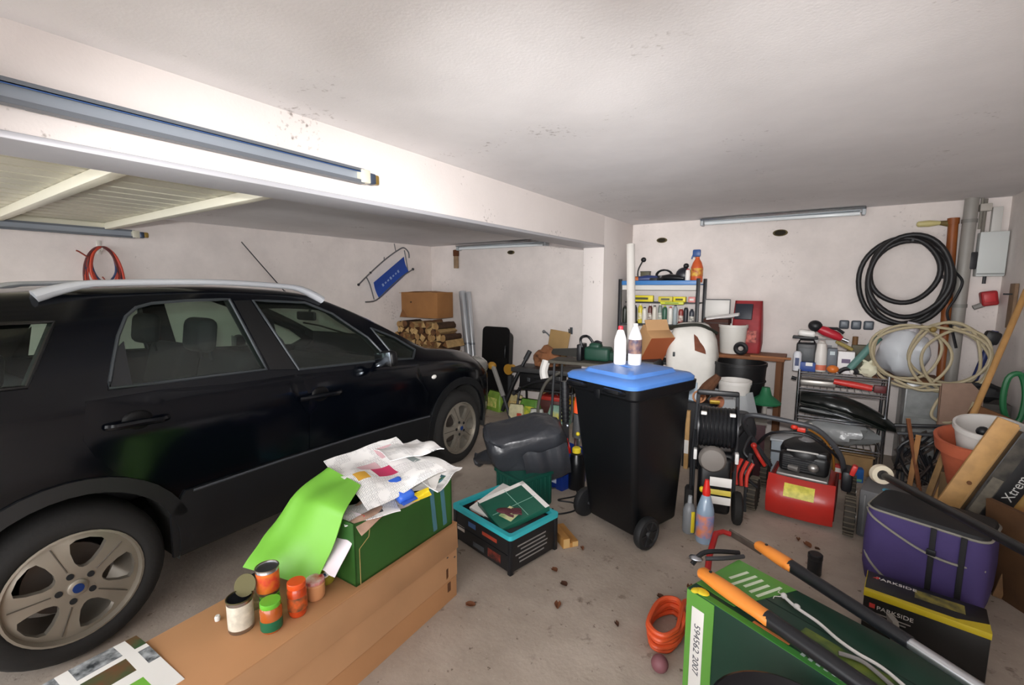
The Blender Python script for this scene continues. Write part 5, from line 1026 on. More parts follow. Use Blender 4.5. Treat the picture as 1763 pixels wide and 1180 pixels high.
t = thing('cable_coil', 'black cable coil lying behind the power tools on the blue top tray', 'cable', (-1.45, 5.24, 1.625)); [part('cable_loop', B().tube([(.085 * cos(a), .012 * k - .02 + .01 * sin(2 * a), .07 + .065 * sin(a)) for a in [2 * pi * q / 16 for q in range(16)]], .010, 6, True), BLK, t) for k in range(4)]
bx('olive_box', 'olive grey square tin behind the blue black power tool on the blue top tray', 'tin', (-1.66, 5.24, 1.612), (.10, .09, .13), M('#55523f', .5), .1, extra=[('lid', (0, 0, .132), (.104, .094, .012), M('#3f3d30', .5))])
t = thing('watering_wand', 'thin black bent wand standing on the left of the blue top tray', 'tool', (-1.72, 5.18, 1.612)); part('rod', B().tube([(0, 0, 0), (-.01, 0, .14), (.04, 0, .25)], .008, 6, smooth=4), BLK, t); part('head', B().ball((.05, 0, .265), (.03, .025, .028), 10), BLK, t); part('base', B().box((0, 0, .04), (.08, .07, .08), None, .01), M('#4d4a3e', .6), t)
t = thing('spray_bottle', 'orange spray bottle with a blue trigger head on the blue top tray', 'bottle', (-1.075, 5.10, 1.623)); part('body', B().lathe([(.055, 0), (.06, .01), (.06, .15), (.045, .20), (.022, .24), (.022, .26), (0, .26)], 18), M('#c8582a', .4), t); part('picture', B().lathe([(.0605, .06), (.0615, .062), (.0615, .14), (.0605, .142)], 18, cap=False), M('#e0b84a', .5, second='#a83a24', vs=24), t); part('trigger_head', B().box((-.01, 0, .30), (.08, .03, .075), None, .012).box((-.05, 0, .265), (.014, .02, .05), (0, R(20), 0), .004), M('#2b4f8c', .4), t)
make_bottle('bottle', 'small white bottle with a red cap beside the orange spray bottle', 'bottle', (-1.155, 5.06, 1.612), .026, .15, WHT, RED, None, neck=.5, sh=.2)
t = thing('plastic_tube', 'long white plastic tube leaning before the bottle shelf', 'tube', (0, 0, 0)); part('tube', B().cyl((-1.617, 4.717, .865), (-1.735, 4.92, 2.03), .045, n=16, cap=False).cyl((-1.617, 4.717, .865), (-1.735, 4.92, 2.03), .041, n=16, cap=False), M('#dcd8d2', .5), t); part('end_rim', B().tube([V((-1.735, 4.92, 2.03)) + V((.044 * cos(a), .044 * sin(a), 0)) for a in [2 * pi * q / 16 for q in range(16)]], .004, 6, True), WHT, t)
bx('low_cupboard', 'plain dark cupboard hidden behind the wheelie bin carrying the tube', 'cupboard', (-1.49, 4.55, 0), (.42, .36, .85), DGREY, 0, extra=[('door', (0, -.182, .43), (.38, .006, .78), M('#3f4044', .5))])
t = thing('tilted_carton', 'open tan carton with an orange brown side tilted behind the bin bottles', 'box', (-1.42, 4.62, .90), 0, rot=(0, R(38), R(-40)))
part('body', B().box((0, 0, .15), (.20, .26, .32), None, .004), M('#b98e62', .85, var=.1, vs=6), t); part('side', B().box((.102, 0, .15), (.004, .262, .322)), M('#a4552e', .8), t); part('flap', B().box((-.06, -.0, .33), (.12, .25, .005), (0, R(25), 0)), M('#c39a6e', .85), t)
# ---------------------------------------------------------------- plank bench and what stands on and under it
bn = thing('plank_bench', 'brown plank bench along the back wall with buckets standing on it', 'bench', (-.78, 5.14, 0))
part('plank', B().box((.175, 0, .885), (.77, .42, .032), None, .004), M('#8a5632', .7, var=.25, vs=8), bn)
for sx in (-1, 1):
    for sy in (-1, 1): part('leg', B().box((.175 + sx * .34, sy * .16, .435), (.05, .05, .87), None, .004), M('#6b4428', .8), bn)
part('plank_strip', B().box((.44, -.19, .905), (.34, .03, .018)), M('#a2683c', .7), bn)
bucket('plaster_bucket', 'white plastic bucket standing on the plank bench', 'bucket', (-.70, 5.12, .902), .115, .13, .29, M('#dcd9d2', .45), STEEL)
t = thing('charcoal_sack', 'red and black paper sack standing at the right end of the plank bench', 'sack', (-.585, 5.25, .902), R(-4))
rs = [[V((x, y, z)) for x, y in rrect(w_, d_, .03, 3)] for z, w_, d_ in ((0, .26, .14), (.10, .28, .16), (.30, .27, .15), (.44, .26, .11), (.53, .25, .03))]
part('sack', B().rings(rs), M('#a32a30', .6, var=.35, vs=9), t); part('black_panel', B().box((-.03, -.068, .42), (.16, .03, .16), (R(-14), 0, 0), .004), M('#1f2430', .5), t); part('dark_print', B().box((.0, -.083, .17), (.20, .004, .12)), M('#5a1c22', .6, second='#d8776a', vs=22), t)
one('black_tape_roll', 'black round tape roll on the front edge of the plank bench', 'tape', B().tube([(.045 * cos(a), 0, .045 + .045 * sin(a)) for a in [2 * pi * q / 18 for q in range(18)]], .022, 8, True), BLK, (-.60, 4.96, .924))
t = thing('white_case', 'white plastic case with a dark frame standing on the wood pile at the wall', 'case', (-.88, 5.26, 1.245), R(3)); part('body', B().box((0, 0, .10), (.24, .10, .20), None, .012), M('#d8d5d0', .45), t); part('frame', B().box((0, -.0515, .195), (.25, .006, .012)).box((.122, -.0515, .10), (.01, .006, .19)), M('#4a4848', .5), t)
t = thing('paper_pile', 'white folded paper lying in front of the white case', 'paper', (-.80, 5.14, 1.245)); part('sheet', B().sheet(8, 6, lambda u, v_: ((u - .5) * .30, (v_ - .5) * .2, .05 * u + .02 * sin(v_ * 5)), .012), PAPER, t)
bx('brown_stack', 'dark brown boards stacked under the white case', 'board', (-.865, 5.20, .902), (.24, .22, .34), M('#4d2c22', .8, var=.3, vs=10), 0, extra=[('board_edge', (0, -.111, .1 * k), (.24, .002, .006), BLK) for k in (1, 2, 3)])
# white plastic drum / sack
t = thing('plastic_sack', 'large white plastic sack with rusty brown patches behind the wheelie bin', 'sack', (-1.03, 4.74, 0), R(8))
rs = []
for j, (z, w_, d_) in enumerate(((.0, .34, .30), (.30, .40, .34), (.62, .45, .36), (.90, .47, .35), (1.05, .44, .33), (1.15, .37, .28), (1.205, .29, .20), (1.225, .20, .12))):
    rs.append([V((x * (1 + .08 * noise.noise(V((x * 7, y * 7, z * 3)))) + .02, y * (1 + .10 * noise.noise(V((x * 6 + 3, y * 6, z * 3)))), z)) for x, y in rrect(w_, d_, .09, 6)])
part('sack', B().rings(rs), M('#e2dfd8', .5, bump=.25, bs=14, var=.12, vs=5), t)
def onsack(x, z): return (x, -.165 - .0 * x, z)
part('rusty_patch', B().sheet(5, 5, lambda u, v_: (.06 + u * .15 - .02 * v_, -.196 + .06 * v_ * v_ + .05 * u * u, .97 + v_ * .17 - u * .05), .004), M('#7c4630', .8, var=.3, vs=20), t, 'rusty brown patch')
part('dark_eye', B().box((-.13, -.178, .92), (.022, .008, .045), None, .004), M('#2f3438', .5), t)
part('black_strap', B().tube([(-.24, -.05, 1.16), (-.08, -.16, 1.20), (.10, -.15, 1.21), (.24, -.03, 1.13)], .016, 8, smooth=4), M('#23261f', .6), t)
part('sack_tail', B().sheet(6, 8, lambda u, v_: (.06 + u * .16, -.185 - .02 * v_, .62 - v_ * .20 + .02 * sin(u * 6)), .006), WHT, t)
bb = bucket('black_barrel', 'big black plastic barrel under the plank bench', 'barrel', (-.575, 4.76, .0), .19, .225, .87, M('#131315', .45)); part('body_band', B().tube([(.222 * cos(a), .222 * sin(a), .70) for a in [2 * pi * q / 24 for q in range(24)]], .008, 6, True), BLK, bb)
lc = bx('maroon_crate', 'dark maroon crate carrying the white bucket with plastic film', 'crate', (-.47, 4.31, 0), (.34, .30, .46), M('#3c1a20', .6), R(6), extra=[('top_rim', (0, 0, .455), (.36, .32, .02), M('#6a655e', .6)), ('slot', (0, -.161, .30), (.22, .003, .05), BLK)])
bk = bucket('white_bucket', 'white bucket wrapped in clear plastic film before the black barrel', 'bucket', (-.555, 4.32, .47), .105, .128, .30, M('#dedbd6', .45), STEEL)
part('plastic_film', B().sheet(16, 10, lambda u, v_: ((.135 + .05 * v_ + .012 * sin(u * 31)) * cos(pi + u * pi * 1.1), (.135 + .04 * v_ + .012 * sin(u * 27)) * sin(pi + u * pi * 1.1), .20 - v_ * .19 + .015 * sin(u * 17)), .002), M('#d6dade', .12, alpha=.45, coat=.3, bump=.4, bs=30), bk, 'clear crumpled plastic film')
for k, (x, y, z, r, c, lb) in enumerate(((-.80, 4.12, .60, .05, '#c38a62', 'orange brown clay pot piece on the dark box behind the pressure washer'), (-.70, 4.13, .60, .045, '#b8795a', 'second clay pot piece on the dark box behind the pressure washer'))):
    one('clay_pot', lb, 'pot', B().lathe([(r * .6, 0), (r, .07), (r * 1.1, .07), (r * 1.1, .09), (r * .9, .09), (r * .5, .012)], 16), M(c, .8, var=.2), (x, y, z + .005), rot=(R(60 + 25 * k), R(20), k))
one('bark_piece', 'brown slanted bark piece behind the clay pot pieces', 'wood', B().tube([(-.05, 0, 0), (.0, .01, .09), (.08, .02, .20)], [.05, .055, .03], 9, smooth=3), M('#6a452e', .9, var=.4, vs=18), (-.75, 4.20, .61))
bx('dark_stand', 'plain dark box behind the pressure washer under the clay pot pieces', 'box', (-.775, 4.18, 0), (.26, .26, .595), M('#232326', .6), 0, extra=[('lid', (0, 0, .59), (.28, .28, .012), BLK)])
t = thing('wood_post', 'pale wooden post standing between wheelie bin and pressure washer', 'post', (-.86, 4.02, 0)); part('post', B().box((0, 0, .26), (.035, .035, .52), None, .002), M('#c39a64', .7, var=.2), t); part('white_tag', B().box((.0, -.019, .20), (.036, .002, .12)), WHT, t)
t = thing('blue_sheet', 'pale blue plastic sheet hanging behind the wheelie bin corner', 'sheet', (-.865, 4.08, .51)); part('sheet', B().sheet(5, 8, lambda u, v_: ((u - .5) * .11, .02 * sin(u * 5), v_ * .25), .012), M('#c4d6e4', .4), t)
t = thing('green_funnel', 'dark green plastic cone on a grey stick before the black barrel', 'tool', (-.325, 4.50, 0)); part('cone', B().lathe([(.12, .555), (.125, .57), (.05, .63), (.03, .70), (0, .70)], 18), M('#1f6a44', .45), t); part('stick', B().cyl((0, 0, 0), (0, 0, .56), .018), M('#a8a29a', .6), t)
t = thing('blue_grey_box', 'pale blue grey plastic box standing behind the red lawnmower', 'box', (-.10, 4.40, 0), R(3)); part('body', B().box((0, 0, .15), (.30, .22, .30), None, .012), M('#a9b4bd', .4), t); part('dark_slot', B().box((0, -.112, .21), (.30, .004, .018)), DGREY, t); part('lid', B().box((0, 0, .305), (.32, .24, .02), None, .006), M('#c3c8cc', .4), t)

# ---------------------------------------------------------------- chrome rack
rk = thing('metal_rack', 'chrome wire rack with tools on its top shelf against the back wall', 'rack', (.215, 4.84, 0), R(0))
CH = M('#b4b7bc', .22, 1.)
for sx in (-1, 1):
    for sy in (-1, 1): part('post', B().cyl((sx * .305, sy * .17, .0), (sx * .305, sy * .17, .86), .013, n=10), CH, rk)
for z in (.83, .695, .45, .215):
    s_ = part('shelf', B().tube([(x, y, z) for x, y in rrect(.62, .35, .02, 2)], .008, 6, True).tube([(x, y, z - .022) for x, y in rrect(.62, .35, .02, 2)], .006, 6, True), CH, rk)
    for k in range(13): part('wire', B().tube([(-.29 + k * .0483, -.17, z + .004), (-.29 + k * .0483, .17, z + .004)], .003, 5), CH, s_)
RT = .842
def rthing(name, label, cat, loc, rz=0, rot=None): return thing(name, label, cat, loc, rz, None, rot)
t = rthing('radio', 'black boxy radio at the left end of the rack top', 'radio', (-.055, 4.80, RT)); part('body', B().box((0, 0, .12), (.15, .12, .24), None, .015, 3), M('#222326', .45), t); part('grille', B().box((0, -.061, .14), (.11, .004, .12), None, .002), M('#4a4d50', .5), t); part('handle', B().tube([(-.06, 0, .24), (-.05, 0, .265), (.05, 0, .265), (.06, 0, .24)], .008, 6), BLK, t)
t = rthing('flat_iron', 'white and black flat tray lying on top of the black radio', 'tray', (-.07, 4.80, RT + .275), 0); part('base', B().box((0, 0, .012), (.19, .12, .022), None, .006), BLK, t); part('shell', B().box((.01, -.01, .05), (.13, .10, .055), (0, R(6), 0), .02, 3), M('#e6e4e0', .3), t)
t = rthing('canister', 'small white canister with blue print at the far left of the rack top', 'can', (-.115, 4.70, RT)); part('body', B().lathe([(.03, 0), (.032, .006), (.032, .15), (.02, .17), (0, .17)], 14), M('#d6d8de', .45), t); part('print', B().box((.0, -.0325, .08), (.03, .004, .07)), M('#2c3a64', .5), t)
t = rthing('blue_pack', 'blue box with a white label in front of the black radio', 'box', (-.035, 4.705, RT)); part('body', B().box((0, 0, .04), (.115, .05, .08), None, .006), M('#27458c', .45), t); part('label_tag', B().box((.01, -.026, .065), (.05, .003, .03)), WHT, t)
t = make_bottle('cleaner_bottle', 'white bottle with an orange band on the rack top', 'bottle', (.055, 4.77, RT), .05, .27, M('#d8d3cd', .4), M('#c8c2bb', .5), M('#d8765a', .5), neck=.45, sh=.3, lab_z=(.05, .22))
t = rthing('grey_box', 'dark grey slim box beside the white orange bottle on the rack top', 'box', (.135, 4.76, RT)); part('body', B().box((0, 0, .105), (.07, .08, .21), None, .006), M('#5a6068', .5), t); part('label_tag', B().box((0, -.041, .17), (.035, .002, .03)), M('#b9c4c8', .5), t)
t = rthing('white_carton', 'white carton with a purple print on the rack top', 'box', (.232, 4.77, RT + .0)); part('body', B().box((0, 0, .095), (.115, .10, .19), None, .004), M('#e3e0e0', .5), t); part('print', B().box((-.0, -.051, .11), (.06, .002, .035)), M('#5a4668', .5), t)
t = rthing('hand_drill', 'red and black hand drill lying on the boxes on the rack top', 'power tool', (.07, 4.79, RT + .33), 0, (0, R(22), 0)); part('body', B().tube([(-.07, 0, .02), (0, 0, .02), (.09, 0, .015), (.13, 0, .01)], [.028, .042, .036, .02], 12), M('#b32232', .4), t); part('motor', B().ball((-.09, 0, .03), (.055, .05, .05), 12), BLK, t); part('chuck', B().cyl((.13, 0, .01), (.18, 0, .01), .014), STEEL, t); part('side_grip', B().tube([(.0, .0, .05), (.06, -.01, .075), (.12, -.01, .06)], .012, 8), BLK, t)
bx('tool_pack', 'pale grey pack under the red hand drill on the rack top', 'box', (.07, 4.89, RT), (.20, .10, .27), M('#b0aeac', .5), 0, extra=[('print', (0, -.051, .2), (.12, .002, .05), M('#77787c', .5))])
t = rthing('brush', 'olive and wood hand brush lying on the white carton', 'brush', (.215, 4.78, RT + .235), 0, (0, R(28), 0)); part('handle', B().box((.0, 0, 0), (.14, .035, .03), None, .01), M('#8a7a3c', .6), t); part('bristles', B().box((.07, 0, -.03), (.07, .03, .03), None, .004), M('#4a4030', .9), t)
one('orange_ball', 'orange ball at the front edge of the rack top', 'ball', B().ball((0, 0, .034), (.044, .04, .034), 16), M('#d8742c', .4), (.145, 4.69, RT + .004))
t = rthing('black_clamp', 'black clamp with a white button beside the orange ball', 'clamp', (.235, 4.70, RT)); part('body', B().tube([(-.05, 0, .01), (-.01, 0, .045), (.05, 0, .05), (.08, 0, .02)], .018, 8, smooth=3), BLK, t); part('button', B().ball((.04, -.02, .03), .016, 10), WHT, t)
t = rthing('wood_block', 'olive grey wooden block with a brown peg on the rack top', 'wood', (.345, 4.86, RT)); part('block', B().box((0, 0, .12), (.15, .08, .24), None, .004), M('#5f5a48', .7, var=.25), t); part('peg', B().cyl((-.055, 0, .24), (-.055, 0, .31), .02, n=12), M('#6b4a28', .7), t)
t = rthing('teal_tube', 'teal cardboard tube lying slanted across the rack top', 'tube', (0, 0, 0)); part('tube', B().cyl((.26, 4.70, RT + .05), (.43, 4.76, RT + .31), .028, n=14), M('#567f78', .5), t); part('cap', B().cyl((.43, 4.76, RT + .31), (.437, 4.763, RT + .32), .031, n=14), M('#3f655f', .5), t)
t = rthing('plastic_bag', 'small cream plastic bag at the right front of the rack top', 'bag', (.385, 4.715, RT)); part('bag', B().ball((0, 0, .055), (.06, .045, .06), 14, None, .45, 2.2), M('#d9d6bc', .4), t); part('ears', B().tube([(0, 0, .1), (.03, .01, .14)], [.02, .008], 6).tube([(0, 0, .1), (-.04, .01, .13)], [.02, .008], 6), M('#d9d6bc', .4), t)
t = rthing('red_clamp', 'long red handled tool lying in the narrow upper shelf of the rack', 'tool', (.30, 4.70, .715)); part('grip', B().tube([(-.14, 0, .06), (.0, 0, .045), (.12, 0, .03)], [.024, .028, .026], 10), M('#cf3a34', .4), t); part('head', B().box((.17, 0, .03), (.08, .04, .06), None, .006), M('#5a1a1c', .5), t)
t = rthing('metal_trowel', 'flat grey metal sheet lying in the left of the narrow upper shelf', 'tool', (.02, 4.76, .705)); part('blade', B().box((.02, 0, .035), (.28, .10, .05), None, .012), M('#a39e98', .35, .6), t); part('handle', B().tube([(-.13, 0, .05), (-.17, 0, .06)], .016, 8), BLK, t)
t = rthing('black_bag', 'black plastic bundle bulging over the middle shelf of the rack', 'bag', (.0, 0, 0)); rs = []
for k in range(13):
    u = k / 12; x = -.07 + .66 * u; zc = .60 - .17 * u ** 2.2; hh = .075 * (sin(pi * min(1, .12 + u * .86)) ** .6) + .012; yy = 4.74 - .06 * sin(u * pi)
    rs.append([V((x, yy + .13 * cos(a) * (1 + .08 * sin(k * 2)), zc + hh * sin(a))) for a in [2 * pi * q / 14 for q in range(14)]])
part('bundle', B().rings(rs), M('#0d1210', .3, bump=.3, bs=14), t); part('fold', B().tube([(-.06, 4.62, .57), (.15, 4.57, .555), (.35, 4.57, .50), (.52, 4.60, .43)], .012, 8, smooth=4), M('#171d1a', .3), t)
t = rthing('second_bag', 'dark plastic roll with a pale stripe on the middle shelf of the rack', 'bag', (0, 0, 0)); part('roll', B().tube([(-.07, 4.72, .50), (.12, 4.70, .49), (.30, 4.70, .478)], [.03, .034, .02], 10, smooth=3), M('#1a1c1c', .35), t); part('stripe', B().tube([(-.06, 4.68, .515), (.10, 4.66, .51), (.22, 4.665, .495)], .007, 6, smooth=3), M('#8c8e8e', .4), t)
FILM = M('#b9bcbd', .2, alpha=.6, bump=.5, bs=18)
t = rthing('plastic_film', 'grey clear plastic film bunched on the lower shelf of the rack', 'film', (.22, 4.80, .225)); part('film', B().ball((0, 0, .11), (.27, .15, .11), 22, None, .4, 3.3), FILM, t); part('white_button', B().ball((-.20, -.14, .15), .022, 10), WHT, t)
bx('clear_drawers', 'grey clear plastic drawer box right of the chrome rack', 'drawers', (.79, 5.10, 0), (.26, .36, .80), M('#9b9d9c', .25, alpha=.75), 0, extra=[('drawer', (0, -.182, .14 + .25 * k), (.24, .006, .22), M('#a9abaa', .25, alpha=.8, var=.3, vs=9)) for k in range(3)])
t = thing('white_canister', 'big white plastic canister standing on the drawer box behind the cream hose', 'canister', (.64, 5.06, .815), 0); part('body', B().ball((0, 0, .20), (.175, .15, .21), 22, None, .2, 1.0), M('#cfd3d8', .35, bump=.1, bs=8), t); part('neck', B().cyl((.03, 0, .38), (.05, 0, .46), .05, .045, n=14), M('#c2bec2', .4), t)
bx('wood_shelf', 'brown wooden board carrying the white canister', 'board', (.66, 5.08, .80), (.46, .40, .014), M('#7c5230', .7, var=.3), 0, extra=[('wall_cleat', (0, .18, -.02), (.40, .03, .03), M('#6b4626', .8))])
# floor bits by the rack
t = thing('blue_pack', 'small blue carton on the floor under the chrome rack', 'box', (.345, 4.52, 0), R(6)); part('body', B().box((0, 0, .055), (.11, .07, .11), None, .003), M('#2460a8', .45), t); part('print', B().box((0, -.036, .02), (.09, .002, .02)), M('#6fae8c', .5), t)
t = thing('red_pack', 'red and white packet on the floor under the chrome rack', 'packet', (.245, 4.50, 0), R(-8)); part('body', B().box((0, 0, .06), (.08, .06, .12), None, .01), M('#c0322c', .45), t); part('print', B().box((0, -.031, .08), (.06, .002, .035)), WHT, t)
bx('open_carton', 'open tan carton with small parts under the chrome rack', 'box', (.30, 4.78, 0), (.34, .22, .17), M('#a8875c', .85, var=.2), 0, extra=[('flap', (.05, -.125, .17), (.26, .05, .004), M('#b8966a', .85), (R(-30), 0, 0)), ('part_heap', (0, 0, .172), (.22, .12, .02), M('#8a7a54', .8, second='#5a5040', vs=40))])
t = thing('grey_crate', 'dark grey plastic crate on the floor behind the purple bag', 'crate', (.46, 3.62, 0), R(-12)); part('body', B().box((0, 0, .155), (.26, .30, .31), None, .012), M('#5f5f60', .5), t)
for k in range(5): part('rib', B().box((-.10 + k * .05, -.152, .15), (.012, .006, .26), None, .002), M('#6c6c6d', .5), t)
t = thing('blue_scraper', 'light blue plastic strip lying on the dark grey crate', 'strip', (.50, 3.50, .318), R(-25)); part('strip', B().box((0, 0, .006), (.18, .03, .012), None, .003), M('#4a90a8', .45), t); part('grip', B().box((.08, 0, .014), (.04, .034, .016), None, .004), DGREY, t)
t = thing('long_pole', 'long black pole with a round cream pad lying over the purple bag', 'pole', (0, 0, 0)); P0, P1 = V((.375, 3.30, .495)), V((.80, 2.02, .66)); dd = (P1 - P0).normalized()
part('pole', B().cyl(P0 + dd * .02, P1, .020, n=12), M('#17181a', .4), t); part('pad', B().cyl(P0 - dd * .012, P0 + dd * .020, .056, .053, n=22), M('#d6cbb4', .6), t); part('pad_rim', B().cyl(P0 + dd * .015, P0 + dd * .04, .030, .022, n=22), BLK, t)

# ---------------------------------------------------------------- back wall right: hoses, pipes, boxes
def ring(cx, cz, rx, rz, y, n=40, ph=0., wob=0.): return [(cx + (rx + wob * sin(3 * a + ph)) * cos(a), y + .012 * sin(2 * a + ph), cz + (rz + wob * cos(2 * a + ph)) * sin(a)) for a in [2 * pi * q / n for q in range(n)]]
t = thing('black_hose', 'thick black hose coiled on the back wall above the cream hose', 'hose', (0, 0, 0)); HM = M('#1a191b', .5)
for k, (cx, cz, rx, rz, y) in enumerate(((.600, 1.625, .300, .385, 5.30), (.645, 1.61, .285, .365, 5.275), (.605, 1.715, .235, .275, 5.255), (.640, 1.665, .275, .345, 5.23))): part('hose_loop', B().tube(ring(cx, cz, rx, rz, y, 40, k, .008), .0215, 10, True), HM, t)
part('wall_hook', B().cyl((.64, 5.38, 1.965), (.64, 5.205, 1.97), .009), DGREY, t)
t = thing('cream_hose', 'cream coloured garden hose hanging in loose loops beside the chrome rack', 'hose', (0, 0, 0)); CHM = M('#a99d80', .55)
for k, (cx, cz, rx, rz, y) in enumerate(((.60, 1.06, .215, .225, 4.72), (.63, 1.03, .235, .25, 4.70), (.86, 1.07, .235, .22, 4.74), (.84, 1.04, .20, .26, 4.70), (.90, 1.02, .19, .245, 4.68), (.73, 1.05, .34, .235, 4.66))): part('hose_loop', B().tube(ring(cx, cz, rx, rz, y, 40, k * 1.3, .014), .0105, 8, True), CHM, t)
part('hose_end', B().tube([(.55, 4.68, .84), (.70, 4.64, .78), (.84, 4.62, .80), (.80, 4.60, .70), (.78, 4.58, .60), (.86, 4.56, .565), (.96, 4.56, .62), (1.0, 4.58, .74)], .0105, 8, smooth=6), CHM, t)
part('hose_end', B().tube([(.86, 4.68, 1.28), (1.0, 4.70, 1.18), (1.08, 4.70, 1.05), (1.06, 4.70, .90), (.98, 4.68, .84)], .0105, 8, smooth=6), CHM, t)
part('hanger', B().cyl((.74, 5.40, 1.24), (.74, 4.62, 1.255), .014, n=10).ball((.74, 4.62, 1.255), .022, 8), M('#8a7440', .6, .3), t)
t = thing('brown_pipe', 'orange brown plastic pipe running up the back wall behind the black hose', 'pipe', (.905, 5.345, 0)); PB = M('#93501f', .5, var=.2, vs=6); part('pipe', B().cyl((.06, 0, .02), (0, 0, 2.14), .034, n=16), PB, t); part('clip', B().box((.0, .03, 1.66), (.10, .05, .03), None, .006), DGREY, t); part('collar', B().cyl((0, 0, 2.10), (0, 0, 2.15), .04, n=16), PB, t)
t = thing('yellow_nozzle', 'pale yellow lamp bulb fitting sticking out left of the brown pipe top', 'lamp', (.78, 5.34, 2.115)); part('bulb', B().lathe([(.012, -.11), (.024, -.10), (.028, -.03), (.02, .02), (.014, .05), (0, .05)], 14, mat=Matrix.Rotation(R(90), 4, 'Y')), M('#c8bd84', .3), t); part('holder', B().cyl((.04, 0, 0), (.12, .02, -.01), .018, .03, n=12), M('#6a5a30', .6), t)
t = thing('grey_pipe', 'thick grey pipe running from floor to ceiling in the back right corner', 'pipe', (1.0, 5.325, 0)); part('pipe', B().cyl((0, 0, .0), (0, 0, 2.30), .045, n=18), M('#9a9690', .5, var=.12, vs=5), t)
for z in (.6, 1.4, 2.1): part('clamp', B().cyl((0, 0, z), (0, 0, z + .03), .05, n=18), M('#7c7a76', .5), t)
t = thing('fuse_box', 'white electric box with a black meter in the back right corner', 'box', (1.155, 5.345, 1.66)); part('body', B().box((0, 0, .18), (.17, .10, .36), None, .008), M('#ccd0ce', .5), t); part('conduit', B().box((.01, .02, .46), (.06, .05, .20), None, .004), M('#c9c7c2', .5), t); part('conduit', B().cyl((-.02, .0, -.06), (-.02, .0, .0), .012, n=8), DGREY, t); part('lid_edge', B().box((0, -.052, .02), (.16, .006, .012)), M('#8c908e', .5), t)
part('meter', B().box((-.12, -.03, .13), (.07, .05, .14), None, .008), M('#26262a', .4), t, 'black meter')
t = thing('red_plug', 'red industrial plug box below the white electric box', 'plug', (1.165, 5.32, 1.41)); part('body', B().box((.005, 0, .07), (.10, .09, .12), (0, R(-10), 0), .016, 3), M('#a32428', .45), t); part('cover', B().box((.0, -.048, .075), (.07, .01, .07), (0, R(-10), 0), .004), M('#c03034', .45), t); part('socket', B().cyl((-.02, 0, .02), (-.08, 0, -.01), .022, .02, n=12), M('#8a8884', .5), t)
for k in range(3): 
    t = thing('wall_socket', ('left', 'middle', 'right')[k] + ' grey socket of the three on the back wall above the rack', 'socket', (.225 + k * .093, YB, 1.215), 0, 'grey sockets above the rack')
    part('plate', B().box((0, -.014, 0), (.078, .028, .085), None, .014, 3), M('#4d545c', .45), t); part('flap', B().box((0, -.031, .005), (.055, .008, .055), None, .006), M('#747c84', .4), t)
cable('thin_cable', 'thin black cable running down beside the grey pipe', [(.93, 5.33, 1.72), (.99, 5.27, 1.62), (.96, 5.27, 1.48), (.92, 5.27, 1.36), (.96, 5.27, 1.22), (1.0, 5.26, 1.06)], .010, BLK)
t = thing('corner_conduit', 'dusty grey junction with cables at the ceiling of the back right corner', 'conduit', (1.09, 5.35, 1.95)); part('box', B().box((0, 0, .27), (.07, .06, .06), None, .006), M('#b5afa6', .6), t); part('cable_run', B().cyl((0, 0, .0), (0, 0, .34), .012, n=8), M('#7a756c', .7), t); part('cable_run', B().cyl((-.02, .01, .1), (-.02, .01, .35), .009, n=8), M('#8f8a80', .7), t)

t = thing('wooden_strip', 'pale brown wooden strip with a nail on the right wall above the pale pole', 'rail', (1.235, 5.02, 1.30)); part('strip', B().box((0, 0, .13), (.022, .11, .34), None, .003), M('#8a7058', .8, var=.2), t); part('nail', B().cyl((-.01, -.02, .22), (-.06, -.02, .22), .006, n=8), DGREY, t)

# ---------------------------------------------------------------- right hand pile
t = thing('broom_pole', 'long pale wooden pole leaning on the right wall corner', 'pole', (0, 0, 0)); part('pole', B().cyl((.66, 3.74, .03), (1.222, 4.72, 1.55), .0185, n=12), M('#b98c54', .55, var=.2, vs=12), t); part('tip', B().ball((1.222, 4.72, 1.55), .0185, 10), M('#a57a46', .6), t)
t = thing('blue_pole', 'dark blue tool handle behind the pale wooden pole', 'tool', (0, 0, 0)); part('handle', B().cyl((1.03, 4.86, .78), (1.14, 4.92, 1.24), .022, n=10), M('#1d2a5e', .45), t); part('black_head', B().box((1.12, 4.90, 1.19), (.09, .08, .10), (0, R(15), 0), .02), BLK, t); part('shaft', B().cyl((1.025, 4.855, .725), (1.03, 4.86, .78), .014), DGREY, t)
t = thing('felt_board', 'taupe fibre sheet standing behind the pale wooden pole', 'board', (.925, 4.50, 0), R(4), rot=(R(-6), 0, R(4))); part('sheet', B().plate([(-.11, 0), (.12, 0), (.13, .80), (.06, .88), (-.10, .86)], .016, (), Matrix(((1, 0, 0, 0), (0, 0, 1, 0), (0, 1, 0, 0), (0, 0, 0, 1)))), M('#927868', .9, var=.15), t); part('edge_strip', B().box((-.108, .008, .42), (.006, .018, .84)), M('#7a604f', .9), t)
t = thing('plastic_loop', 'green plastic loop handle hanging at the right wall', 'handle', (1.19, 4.52, .82)); GH = M('#1f6a3f', .4); part('loop', B().tube([(-.06 * 0 - .05, 0, .12), (-.06, 0, -.04), (-.03, 0, -.16), (.03, 0, -.17), (.045, 0, -.02), (.03, 0, .10), (.0, 0, .16)], .018, 8, True, 4), GH, t); part('strap', B().box((.0, .02, -.21), (.12, .03, .05), None, .01), GH, t); part('hook', B().cyl((0, 0, .16), (.05, .03, .19), .01), STEEL, t)
t = thing('red_brown_board', 'brown wooden board lying slanted at the right wall under the green handle', 'board', (0, 0, 0)); part('board', B().box((1.10, 4.36, .66), (.34, .04, .09), (0, R(22), R(-8)), .004), M('#7d5330', .8, var=.3), t); part('support', B().box((1.18, 4.40, .31), (.05, .05, .62), None, .003), M('#6a4a2e', .8), t)
